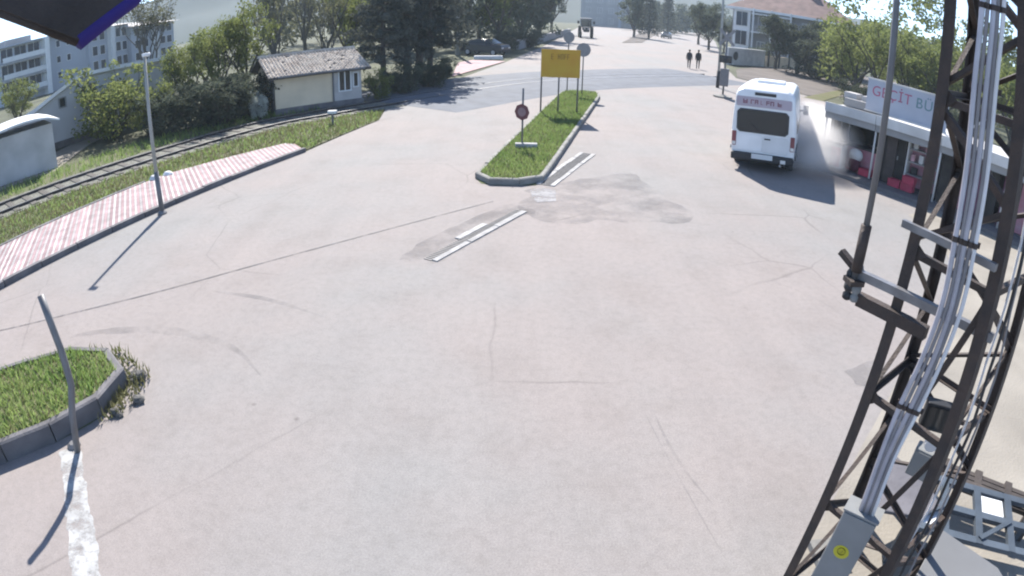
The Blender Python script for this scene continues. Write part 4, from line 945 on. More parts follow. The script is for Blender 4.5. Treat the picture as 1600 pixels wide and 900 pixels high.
rf = MB().add([(-.35, -.45, HW - .1), (HL + .3, -.45, HW - .1), (HL + .3, HD / 2, HR), (-.35, HD / 2, HR), (-.35, HD + .45, HW - .1), (HL + .3, HD + .45, HW - .1)] +
              [(-.35, -.45, HW - .2), (HL + .3, -.45, HW - .2), (HL + .3, HD / 2, HR - .1), (-.35, HD / 2, HR - .1), (-.35, HD + .45, HW - .2), (HL + .3, HD + .45, HW - .2)],
              [(0, 1, 2, 3), (3, 2, 5, 4), (7, 6, 9, 8), (8, 9, 10, 11), (0, 6, 7, 1), (4, 5, 11, 10), (0, 3, 9, 6), (3, 4, 10, 9), (1, 7, 8, 2), (2, 8, 11, 5)]).build('roof', M['wood'], ht)
tl_ = MB(); rg = random.Random(3); sl = math.hypot(HD / 2 + .45, HR - HW + .1); nx, ny = 30, 12
for i in range(nx):
    for jj in range(ny):
        if rg.random() < .03: continue
        x = -.33 + (HL + .62) * (i + .5) / nx; f0 = jj / ny; y = -.45 + (HD / 2 + .45) * f0; z = HW - .1 + (HR - HW + .1) * f0
        L_ = (HD / 2 + .45) / ny * 1.2; dz = (HR - HW + .1) / ny * 1.2; wv_ = (HL + .62) / nx * .46; e = rg.uniform(.03, .055)
        x += rg.uniform(-.01, .01)
        tl_.add([(x - wv_, y, z + .012), (x, y, z + e + .03), (x + wv_, y, z + .012), (x - wv_, y + L_, z + dz + .004), (x, y + L_, z + dz + e), (x + wv_, y + L_, z + dz + .004)], [(0, 1, 4, 3), (1, 2, 5, 4), (0, 2, 1)])
tag(tl_.build('roof_tiles', M['tile'], rf), kind='stuff')
for i in range(16): MB().tube([(-.35 + (HL + .65) * i / 16, HD / 2, HR + .02), (-.35 + (HL + .65) * (i + 1) / 16 + .03, HD / 2, HR + .035)], .085, 6).build('ridge_tile', M['tile'], rf)
for x0, z0, x1, z1 in ((.02, HW - .12, HL - .02, HW - .12),): MB().tube([(x0, -.5, z0), (x1, -.5, z1)], .05, 6).build('gutter', M['post'], rf)
MB().tube([(HL * .66, -.05, .1), (HL * .66, -.05, HW - .15)], .035, 6).build('downpipe', M['post'], ht)

# white warehouse with pent roof far left
WA, WB = Vector((-20.98, 19.98)), Vector((-19.62, 23.98))
wt = Vector((WB.x - WA.x, WB.y - WA.y)); WL = wt.length + 4.5
wh = thing('warehouse', 'white rendered warehouse with pale fascia at the far left', 'warehouse', (WA.x, WA.y, 0), math.atan2(wt.y, wt.x) - R(8))
prof = [(-3, 0), (-3, .95), (.7, 1.9), (3.3, 2.92), (WL, 2.80), (WL, 0)]
m_ = MB(); k = len(prof); m_.v = [(x, 0, z) for x, z in prof] + [(x, 3, z - (1.2 if z > 1.2 else 0)) for x, z in prof]
m_.f = [tuple(range(k)), tuple(reversed(range(k, 2 * k)))] + [((i + 1) % k, i, k + i, k + (i + 1) % k) for i in range(k)]
m_.build('wall', M['white_wall'], wh)
rf = MB()
for (x0, z0), (x1, z1) in zip(prof[1:-1], prof[2:-1]):
    rf.add([(x0, -.3, z0 + .03), (x1, -.3, z1 + .03), (x1, 3.2, z1 - 1.25), (x0, 3.2, z0 - 1.25), (x0, -.3, z0 + .2), (x1, -.3, z1 + .2), (x1, 3.2, z1 - 1.08), (x0, 3.2, z0 - 1.08)], [(0, 3, 2, 1), (4, 5, 6, 7), (0, 1, 5, 4), (1, 2, 6, 5), (2, 3, 7, 6), (3, 0, 4, 7)])
rf.build('roof', M['house_white'], wh)
window(wh, 2.3, 1.75, .42, .5, -.01, M['cabinet'], M['glass'], 0); window(wh, 4.0, 2.05, .42, .5, -.01, M['cabinet'], M['glass'], 0)
MB().box((3, -.05, .15), (12, .1, .3)).build('plinth', M['dark_kerb'], wh)

# grey shed nearest on the left
SA, SB = Vector((-18.50, 17.33)), Vector((-18.76, 19.31))
sh = thing('metal_shed', 'low grey metal shed with curved white roof edge beside the lane', 'shed', (SB.x, SB.y, 0), R(-128))
MB().box((1.5, 1.3, .85), (3.0, 2.4, 1.7)).build('wall', M['stain_plaster'], sh)
for i in range(6): MB().box((.28 + i * .48, .09, .85), (.44, .03, 1.55)).build('panel', M['cabinet'], sh)
MB().box((.06, .075, .85), (.16, .06, 1.7)).build('corner_post', M['pole_pale'], sh)
ro = MB(); nn_ = 8
for i in range(nn_ + 1):
    x = -.3 + 3.8 * i / nn_; z = 1.74 + .26 * math.sin(math.pi * (i / nn_) ** .7)
    ro.v += [(x, -.25, z), (x, 2.8, z), (x, 2.8, z + .07), (x, -.25, z + .07)]
ro.f = [(i * 4 + q, i * 4 + (q + 1) % 4, i * 4 + 4 + (q + 1) % 4, i * 4 + 4 + q) for i in range(nn_) for q in range(4)] + [(0, 1, 2, 3), tuple(nn_ * 4 + q for q in (3, 2, 1, 0))]
ro.build('roof', M['house_white'], sh)
MB().box((1.4, -.3, .06), (3.0, .5, .12)).build('step', M['house_white'], sh)

# apartment blocks far left
def flat(name, label, x0, x1, d, zt, az0, az1, fn, group='apartment blocks behind the warehouse'):
    p, q = pol(az0, d, 0), pol(az1, d * 1.08, 0); L = (q - p).length
    t = thing(name, label, 'apartment block', (p.x, p.y, 0), math.atan2(q.y - p.y, q.x - p.x), group); fn(t, L, zt); return t
def flat_a(t, L, H):
    MB().box((L / 2, 7.02, H / 2), (L, 14, H)).build('wall', M['flat_wall'], t)
    MB().box((L / 2, 6.6, H + .1), (L + .5, 15, .2)).build('roof', M['flat_wall'], t)
    for fl in range(3):
        z = .9 + fl * (H - .9) / 3; h = (H - .9) / 3
        MB().box((L * .24, -.55, z), (L * .48, 1.2, .22)).build('balcony_slab', M['house_wall'], t)
        MB().box((L * .24, -1.1, z + .5), (L * .48, .08, .6)).build('balcony_rail', M['house_white'], t)
        for i in range(3): window(t, L * (.08 + .15 * i), z + .3, L * .14, h * .8, -.0, M['house_white'], M['flat_dark'], 1)
        for x in (.66, .78): window(t, L * x, z + .55, L * .05, h * .45, -.0, M['house_white'], M['flat_dark'], 0)
    MB().box((L * .49, -.6, H / 2), (.7, 1.3, H)).build('pier', M['house_white'], t)
    MB().box((L * .3, 5, H + .6), (L * .3, 5, .9)).build('roof_house', M['house_wall'], t)
def flat_b(t, L, H):
    MB().box((L / 2, 6.02, H / 2), (L, 12, H)).build('wall', M['flat_wall'], t)
    m = MB(); m.add([(-.6, -.9, H), (L + .6, -.9, H), (L + .6, 13, H), (-.6, 13, H), (L / 2, 6, H + 1.0)], [(0, 1, 4), (1, 2, 4), (2, 3, 4), (3, 0, 4), (0, 3, 2, 1)]).build('roof', M['stain_plaster'], t)
    for fl in range(3):
        z = .9 + fl * (H - .9) / 3; h = (H - .9) / 3
        for x in (.14, .32, .72, .88): window(t, L * x, z + .35, L * .13, h * .66, -.0, M['house_white'], M['flat_dark'], 0)
    MB().box((L * .5, -.35, H / 2), (L * .1, .8, H)).build('pier', M['house_white'], t)
flat('apartment_block', 'blue grey apartment block with long dark balconies at far left', 0, 0, 80, 7.0, -47.8, -39.4, flat_a)
flat('apartment_block', 'narrow pale apartment block with pyramid roof behind the bare tree', 0, 0, 86, 6.9, -39.2, -35.4, flat_b)
t2 = flat('apartment_block', 'low pale building half hidden by the bare trees at left', 0, 0, 92, 6.3, -35.2, -31.2, flat_b)

# white house with red roof at right
hp, hq = pol(19.3, 86, 0), pol(30.2, 84, 0)
HX = (hq - hp).length
ho = thing('red_roofed_house', 'grey house with red tiled roof and white window bays behind trees', 'house', (hp.x, hp.y, 0), math.atan2(hq.y - hp.y, hq.x - hp.x))
MB().box((HX / 2, 5.0, 3.5), (HX, 10, 7.0)).build('wall', M['house_wall'], ho)
MB().add([(-.8, -1.2, 7.0), (HX + .8, -1.2, 7.0), (HX + .8, 11, 7.0), (-.8, 11, 7.0), (HX * .3, 5, 10.6), (HX * .7, 5, 10.6), (-.8, -1.2, 6.75), (HX + .8, -1.2, 6.75), (HX + .8, 11, 6.75), (-.8, 11, 6.75)],
         [(0, 1, 5, 4), (1, 2, 5), (2, 3, 4, 5), (3, 0, 4), (6, 9, 8, 7), (0, 6, 7, 1), (1, 7, 8, 2), (2, 8, 9, 3), (3, 9, 6, 0)]).build('roof', M['red_tile'], ho)
MB().box((HX * .5, -1.22, 6.86), (HX + 1.7, .12, .34)).build('gutter', M['house_white'], ho)
by = MB().box((HX * .09, -.45, 4.2), (HX * .14, .9, 5.6)).build('bay', M['house_white'], ho)
for z in (1.9, 4.5): window(ho, HX * .09, z, HX * .10, 2.0, -.95, M['house_white'], M['flat_dark'], 1)
for z in (3.9, 6.4): MB().box((HX * .34, -.7, z), (HX * .34, 1.5, .2)).build('balcony_slab', M['house_white'], ho)
for x in (.19, .34, .50): MB().box((HX * x, -1.35, 3.6), (.22, .22, 7.0)).build('balcony_post', M['house_white'], ho)
MB().box((HX * .34, -1.38, 4.45), (HX * .30, .06, .8)).build('balcony_rail', M['house_wall'], ho)
for x in (.25, .36, .46, .62, .75, .9):
    for z in (1.2, 4.6): window(ho, HX * x, z, 1.1, 1.5, -.0, M['house_white'], M['flat_dark'], 1)
MB().box((HX * .6, 5, 10.9), (.9, .9, 1.9)).build('chimney', M['stain_plaster'], ho)
# garden wall, fence
ga_, gb_ = Vector((21.97, 63.35)), Vector((28.33, 68.50))
gw = thing('garden_wall', 'white garden wall with dark round emblem left of the fence', 'wall', (*ga_, 0), math.atan2(gb_.y - ga_.y, gb_.x - ga_.x))
WLn = (gb_ - ga_).length
MB().box((WLn / 2, .15, .9), (WLn, .3, 1.8)).build('wall', M['white_metal'], gw); MB().box((WLn / 2, .15, 1.84), (WLn + .1, .4, .1)).build('coping', M['house_white'], gw)
MB().lathe([(.48, 0), (.48, .04)], Matrix.Translation((WLn * .18, -.01, 1.0)) @ Matrix.Rotation(R(90), 4, 'X'), 18).build('emblem', M['plastic'], gw)
g2 = Vector((39.45, 77.18)); gw = thing('garden_wall', 'pale grey garden wall with dark posts right of the white wall', 'wall', (gb_.x + .3, gb_.y, 0), math.atan2(g2.y - gb_.y, g2.x - gb_.x)); WL2 = min((g2 - gb_).length, 14)
MB().box((WL2 / 2, .15, .65), (WL2, .25, 1.3)).build('wall', M['cream'], gw)
for i in range(6): MB().box((.3 + (WL2 - .6) * i / 5, 0, 1.0), (.2, .2, 2.0)).build('post', M['plastic'], gw)
f0, f1 = Vector((32.40, 64.91)), Vector((56.99, 84.36)); FL = min((f1 - f0).length, 30)
fe = thing('metal_fence', 'dark metal rail fence along the brown dirt ground', 'fence', (*f0, 0), math.atan2(f1.y - f0.y, f1.x - f0.x))
for i in range(9): MB().box((FL * i / 8, 0, .55), (.1, .1, 1.1)).build('post', M['plastic'], fe)
for z in (.45, 1.05): MB().box((FL / 2, -.02, z), (FL, .05, .09)).build('rail', M['plastic'], fe)
# grey building closing the far street, and a roadside wall
hp, hq = pol(5.6, 215, 0), pol(11.3, 215, 0)
fb = thing('town_building', 'grey building closing the far end of the street', 'building', (hp.x, hp.y, 0), math.atan2(hq.y - hp.y, hq.x - hp.x)); L = (hq - hp).length
MB().box((L / 2, 6, 6), (L, 12, 12)).build('wall', M['house_wall'], fb); MB().box((L / 2, 6, 12.2), (L + .8, 13, .4)).build('roof', M['stain_plaster'], fb)
MB().box((L * .62, -.3, 6), (1.0, .8, 12)).build('pier', M['flat_wall'], fb)
for i in range(5):
    for z in (1.0, 4.6, 8.2): window(fb, L * (.12 + .18 * i), z, 1.8, 2.0, -.0, M['house_white'], M['flat_dark'], 1)
q0, q1 = Vector((0.24, 63.48)), Vector((9.91, 118.23)); rw = thing('roadside_wall', 'low dark roadside wall under the row of dark trees', 'wall', (*q0, 0), math.atan2(q1.y - q0.y, q1.x - q0.x))
MB().box(((q1 - q0).length / 2, .2, .45), ((q1 - q0).length, .3, .9)).build('wall', M['house_wall'], rw); MB().box(((q1 - q0).length / 2, .2, .95), ((q1 - q0).length, .42, .1)).build('coping', M['stain_plaster'], rw)

# ---------------------------------------------------------------- kiosk
KL = 8.6
ki = thing('kiosk', 'low kiosk with white fascia and signboard on its roof', 'kiosk', (10.2, 18.2, 0), math.atan2(-.83, .56))
MB().box((KL / 2, 2.9, .95), (KL, .12, 1.9)).build('back_wall', M['shelf_wall'], ki)
MB().box((.0, 1.45, .95), (.12, 2.8, 1.9)).build('end_wall', M['shelf_wall'], ki)
MB().box((KL, 1.45, .95), (.12, 2.8, 1.9)).build('end_wall', M['shelf_wall'], ki)
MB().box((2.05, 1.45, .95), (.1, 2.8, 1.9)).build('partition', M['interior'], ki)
MB().box((KL / 2, 1.4, .02), (KL, 3.0, .12)).build('floor', M['step'], ki)
MB().box((KL / 2, 1.25, 1.98), (KL + .1, 3.5, .12)).build('roof', M['white_metal'], ki)
for x0, x1, in ((-.05, 1.82), (1.84, 4.12), (4.14, 6.4), (6.42, KL + .05)):
    MB().box(((x0 + x1) / 2, -.53, 1.99), (x1 - x0, .05, .30)).build('fascia', M['white_metal'], ki)
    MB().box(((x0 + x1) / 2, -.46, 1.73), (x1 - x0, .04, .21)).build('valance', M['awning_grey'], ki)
for x in (0.0, 1.84, 4.13, 6.41, KL): MB().tube([(x, -.42, 0), (x, -.42, 1.86)], .035, 8).build('post', M['white_metal'], ki, smooth=True)
MB().box((KL / 2, -.75, .05), (KL + .4, .7, .13)).build('step', M['step'], ki)
# left bay: counter and dark opening; middle bay: dark doorway and shelves
MB().box((1.1, .25, .47), (1.7, .5, .82)).build('counter', M['kiosk_front'], ki); MB().box((1.1, .22, .905), (1.78, .6, .05)).build('counter_top', M['interior'], ki)
MB().box((1.02, 1.6, 1.35), (1.85, .06, 1.0)).build('opening_shade_panel', M['interior'], ki)  # dark sheet added to give the shade inside the open bay
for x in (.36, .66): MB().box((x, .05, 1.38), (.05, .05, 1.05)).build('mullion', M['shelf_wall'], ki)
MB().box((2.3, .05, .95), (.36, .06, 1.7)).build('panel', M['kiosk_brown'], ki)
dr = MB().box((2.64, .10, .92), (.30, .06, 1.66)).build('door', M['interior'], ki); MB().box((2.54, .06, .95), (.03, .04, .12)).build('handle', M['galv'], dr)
MB().box((3.4, .55, 1.0), (1.15, .05, 1.7)).build('shelf_back', M['kiosk_front'], ki)
for z in (.55, .95, 1.35): MB().box((3.4, .35, z), (1.15, .38, .04)).build('shelf', M['awning_grey'], ki)
for x in (2.84, 3.98): MB().box((x, .35, .95), (.05, .42, 1.66)).build('shelf_upright', M['white_metal'], ki)
MB().box((4.35, .05, .95), (.5, .06, 1.7)).build('panel', M['interior'], ki)
MB().box((4.85, .08, .95), (.4, .06, 1.7)).build('panel', M['kiosk_front'], ki); MB().box((5.42, .08, .95), (.66, .06, 1.7)).build('panel', M['magenta'], ki)
MB().box((5.95, .1, .95), (.3, .06, 1.7)).build('door', M['interior'], ki); [MB().box((6.55 + .62 * i, .08, .95), (.58, .06, 1.7)).build('panel', M[('magenta', 'kiosk_front', 'magenta')[i]], ki) for i in range(3)]
sg = MB().box((2.5, .3, 2.66), (2.9, .09, 1.0)).build('signboard', M['board_white'], ki)
for z in (3.18, 2.14): MB().box((2.5, .3, z), (2.96, .13, .05)).build('sign_frame', M['white_metal'], sg)
for x in (1.4, 3.6): MB().bar((x, .36, 2.7), (x, 1.3, 2.04), .05, .05).build('sign_strut', M['galv'], sg)
MB().box((.75, 1.1, 2.2), (1.2, 1.4, .28)).build('roof_sheeting', M['awning_grey'], ki, bevel=.03)
for x in (.25, .95): MB().box((x, .9, 2.42), (.5, .5, .2)).build('roof_box', M['stain_plaster'], ki, bevel=.02)
MB().bar((4.2, .5, 2.05), (5.3, .6, 3.0), .07, .07).build('roof_brace', M['white_metal'], ki)
def text(body, x, z, size, m, parent, y=.252):       # every letter is a part of its own
    for chh in body:
        c = bpy.data.curves.new('letter', 'FONT'); c.body = chh; c.size = size; c.extrude = .006
        o = bpy.data.objects.new('letter', c); COL.objects.link(o)
        me = bpy.data.meshes.new_from_object(o.evaluated_get(bpy.context.evaluated_depsgraph_get())); bpy.data.objects.remove(o)
        me.materials.clear(); me.materials.append(m)
        k = place('letter', me, parent, (x, y, z)); k.rotation_euler = (R(90), 0, 0)
        x += max(v.co.x for v in me.vertices) + size * .09
text('GEÇİT', 1.22, 2.66, .46, M['ink_red'], sg); text('BÜFE', 2.82, 2.64, .46, M['ink_teal'], sg)
def in_kiosk(x, y, z=.08): v = Vector((10.2, 18.2, 0)) + Vector((.56, -.83, 0)).normalized() * x + Vector((.83, .56, 0)) * y; return (v.x, v.y, z)
KRZ = math.atan2(-.83, .56)
# goods and crates in front
def crate(x, y, z, label, m):
    t = thing('drinks_crate', label, 'crate', in_kiosk(x, y, z), KRZ, 'red crates at the kiosk front')
    for a, d in (((0, -.13, .12), (.42, .015, .2)), ((0, .13, .12), (.42, .015, .2)), ((-.2, 0, .12), (.015, .245, .2)), ((.2, 0, .12), (.015, .245, .2))): MB().box(a, d).build('side', m, t)
    MB().box((0, 0, .02), (.4, .26, .03)).build('bottom', m, t); [MB().box((0, y, .225), (.43, .03, .02)).build('rim', m, t) for y in (-.13, .13)]
crate(2.72, -.28, .115, 'red drinks crate nearest the dark kiosk doorway, on the step', M['crate_red']); crate(3.18, -.27, .115, 'red drinks crate in the middle of the row on the kiosk step', M['crate_red'])
crate(3.2, -.27, .35, 'red drinks crate stacked on top of another on the kiosk step', M['crate_red']); crate(1.62, -.25, .115, 'red drinks crate under the kiosk counter beside the white post', M['crate_red'])
fz = thing('ice_cream_chest', 'white freezer chest with pink side left of the kiosk counter', 'freezer', in_kiosk(.45, -.3, .115), KRZ)
MB().box((0, 0, .38), (.62, .42, .76)).build('case', M['white_metal'], fz, bevel=.02); MB().box((0, 0, .785), (.64, .44, .05)).build('lid', M['galv'], fz, bevel=.01); MB().box((.1, -.218, .36), (.36, .012, .62)).build('panel', M['pink'], fz)
bl = thing('ball_bag', 'white round bag with dark red front hanging below the kiosk counter', 'bag', in_kiosk(1.18, -.26, .12), KRZ)
MB().ball((0, 0, .55), .26, .16, .22, 12, 8).build('top', M['white_metal'], bl, smooth=True); MB().ball((0, -.02, .27), .22, .15, .27, 12, 8).build('pouch', mat('maroon_cloth', (.07, .015, .03), .8, .2, 5), bl, smooth=True)
for i, (x, z, d, mm, lb) in enumerate(((3.0, .97, (.14, .16, .22), 'pink', 'pink packet on the middle kiosk shelf, left'), (3.3, .97, (.16, .16, .26), 'white_metal', 'white packet on the middle kiosk shelf'), (3.66, .97, (.14, .16, .24), 'crate_red', 'red packet on the middle kiosk shelf'),
        (3.05, 1.37, (.16, .16, .18), 'white_metal', 'white packet on the top kiosk shelf, left'), (3.5, 1.37, (.2, .16, .2), 'pink', 'pink packet on the top kiosk shelf'), (3.1, .57, (.22, .16, .22), 'plastic', 'dark packet on the lowest kiosk shelf'), (3.6, .57, (.2, .16, .24), 'pink', 'pink packet on the lowest kiosk shelf'))):
    o = tag(MB().box((0, 0, d[2] / 2), d).build('packet', M[mm], bevel=.015), lb, 'packet', 'packets on the kiosk shelves'); o.location = in_kiosk(x, .33, z); o.rotation_euler = (0, 0, KRZ + .1 * math.sin(i * 3))

# ---------------------------------------------------------------- trees and bushes
def leaf_cloud(seed, clumps, per, size, squash=.75, droop=0.0):
    r = np.random.default_rng(seed); C = np.array([c[:3] for c in clumps]); RD = np.array([c[3] for c in clumps]); n = len(C) * per
    idx = np.repeat(np.arange(len(C)), per); d = r.normal(size=(n, 3)); d /= np.linalg.norm(d, axis=1)[:, None]
    p = C[idx] + d * (RD[idx] * r.random(n) ** .5)[:, None] * np.array([1, 1, squash])
    u = r.normal(size=(n, 3)); u[:, 2] -= droop; u /= np.linalg.norm(u, axis=1)[:, None]
    v = np.cross(u, r.normal(size=(n, 3))); v /= np.linalg.norm(v, axis=1)[:, None]
    s = size * r.uniform(.55, 1.35, n)[:, None]
    q = np.stack([p - u * s, p + v * s * .55, p + u * s, p - v * s * .55], 1).reshape(-1, 3)
    f = np.arange(n * 4).reshape(-1, 4)
    me = bpy.data.meshes.new('crown'); me.from_pydata(q.tolist(), [], f.tolist()); me.update(); return me
def branch(mb, rg, p, d, L, r, depth, tips, spread=.7, up=.12, n=5):
    pts = [p]; k = 4
    for i in range(k):
        d = (d + Vector((rg.uniform(-.16, .16), rg.uniform(-.16, .16), rg.uniform(-.08, .16) + up * .5))).normalized(); p = p + d * (L / k); pts.append(p)
    mb.tube(pts, r, n, r * .5, cap=False)
    if depth == 0: tips.append(p); return
    for j in range(rg.choice((2, 3, 3)) if depth > 1 else 3):
        q = pts[rg.randint(2, k)]; a = rg.uniform(0, 6.283)
        nd = (d + Vector((math.cos(a), math.sin(a), rg.uniform(-.1, .5))) * spread).normalized()
        branch(mb, rg, q, nd, L * rg.uniform(.55, .8), r * .52, depth - 1, tips, spread, up, 4)
def tree_mesh(kind, seed):
    """returns trunk mesh, crown mesh, and their materials, for a tree about 6 m tall"""
    rg = random.Random(seed); mb = MB(); tips = []
    if kind == 'spring' or kind == 'dark':
        mb.tube([(0, 0, -.1), (.05, 0, .6), (.0, .05, 1.2)], .16, 8, .11)
        for j in range(5):
            a = j * 1.257 + rg.uniform(-.4, .4); branch(mb, rg, Vector((0, .03, rg.uniform(.45, 1.2))), Vector((math.cos(a), math.sin(a), 1.25)).normalized(), rg.uniform(1.5, 2.1), .075, 2, tips, .75)
        cl = [(t.x, t.y, t.z, rg.uniform(.35, .65)) for t in tips] + [(t.x * q, t.y * q, t.z * rg.uniform(.45, .95), rg.uniform(.35, .6)) for t in tips[::2] for q in (rg.uniform(.3, .95),)]
        me = leaf_cloud(seed, cl, 78 if kind == 'spring' else 95, .075 if kind == 'spring' else .10)
        return mb.mesh('trunk', M['bark']), me, M['leaf_spring' if kind == 'spring' else 'leaf_dark']
    if kind == 'bare':
        mb.tube([(0, 0, -.1), (.04, 0, 1.0), (0, .03, 2.0)], .13, 8, .09)
        for j in range(7):
            a = j * .9 + rg.uniform(-.4, .4); branch(mb, rg, Vector((0, .02, rg.uniform(.8, 2.0))), Vector((math.cos(a) * .6, math.sin(a) * .6, 1.4)).normalized(), rg.uniform(1.6, 2.3), .06, 3, tips, .55, .2, 5)
        rg.shuffle(tips); cl = [(t.x, t.y, t.z, .4) for t in tips[:260]]
        return mb.mesh('trunk', M['grey_bark']), leaf_cloud(seed, cl, 14, .06), M['leaf_olive']
    if kind == 'pine':
        mb.tube([(0, 0, -.1), (.05, .02, 2.5), (0, 0, 6.0)], .17, 8, .04); cl = []
        for i in range(11):
            z = 1.7 + i * .42; L = 1.75 * (1 - (i / 11) ** 1.6) + .25
            for j in range(6):
                a = j * 1.047 + i * .7 + rg.uniform(-.3, .3); l = L * rg.uniform(.75, 1.15); e = Vector((math.cos(a) * l, math.sin(a) * l, z + rg.uniform(-.25, .2)))
                mb.tube([(0, 0, z), tuple(e * .5 + Vector((0, 0, z * .5 + .08))), tuple(e)], .035, 4, .012, cap=False)
                for q in (.45, .75, 1.0): cl.append((e.x * q, e.y * q, z + (e.z - z) * q, rg.uniform(.24, .42)))
        return mb.mesh('trunk', M['bark']), leaf_cloud(seed, cl, 26, .10, .6, .3), M['leaf_pine']
    if kind == 'conifer':
        mb.tube([(0, 0, -.1), (0, 0, 6)], .12, 6, .03); cl = []
        for i in range(14):
            z = .7 + i * .39; L = 1.25 * (1 - i / 14.5)
            for j in range(6): a = j * 1.05 + i; cl.append((math.cos(a) * L * .7, math.sin(a) * L * .7, z, .25 + L * .22))
        return mb.mesh('trunk', M['bark']), leaf_cloud(seed, cl, 34, .10, .6, .6), M['leaf_pine']
    # bushes: several stems from the ground
    for j in range(9):
        a = j * .7 + rg.uniform(-.3, .3); branch(mb, rg, Vector((math.cos(a) * .15, math.sin(a) * .15, -.05)), Vector((math.cos(a) * .75, math.sin(a) * .75, 1.1)).normalized(), rg.uniform(1.1, 1.5), .045, 2, tips, .7, .1, 4)
    cl = [(t.x, t.y, max(.3, t.z), rg.uniform(.28, .5)) for t in tips]
    cl += [(rg.uniform(-1, 1), rg.uniform(-1, 1), rg.uniform(.35, 1.2), .45) for _ in range(36)]
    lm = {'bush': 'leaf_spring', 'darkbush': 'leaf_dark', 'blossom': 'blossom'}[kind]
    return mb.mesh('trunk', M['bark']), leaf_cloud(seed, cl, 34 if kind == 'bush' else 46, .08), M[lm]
PROTO, BASE_H = {}, {'spring': 5.6, 'dark': 5.6, 'bare': 6.3, 'pine': 6.2, 'conifer': 6.2, 'bush': 2.9, 'darkbush': 2.9, 'blossom': 2.9}
def plant(kind, var, loc, h, wide, label, group=None, leaf=None, seed=0):
    if (kind, var) not in PROTO: 
        tm, cm, lm = tree_mesh(kind, 100 + var * 7 + len(kind)); cm.materials.append(lm); PROTO[kind, var] = (tm, cm)
    tm, cm = PROTO[kind, var]
    bush = kind in ('bush', 'darkbush', 'blossom')
    t = thing({'bush': 'bush', 'darkbush': 'bush', 'blossom': 'flowering_shrub', 'pine': 'pine_tree', 'conifer': 'conifer_tree', 'bare': 'bare_tree'}.get(kind, 'leafy_tree'), label, 'bush' if bush else 'tree', (loc[0], loc[1], 0), seed * 1.7 + loc[0], group)
    s = h / BASE_H[kind]; t.scale = (s * wide, s * wide, s)
    place('trunk', tm, t); place('crown', cm, t); return t
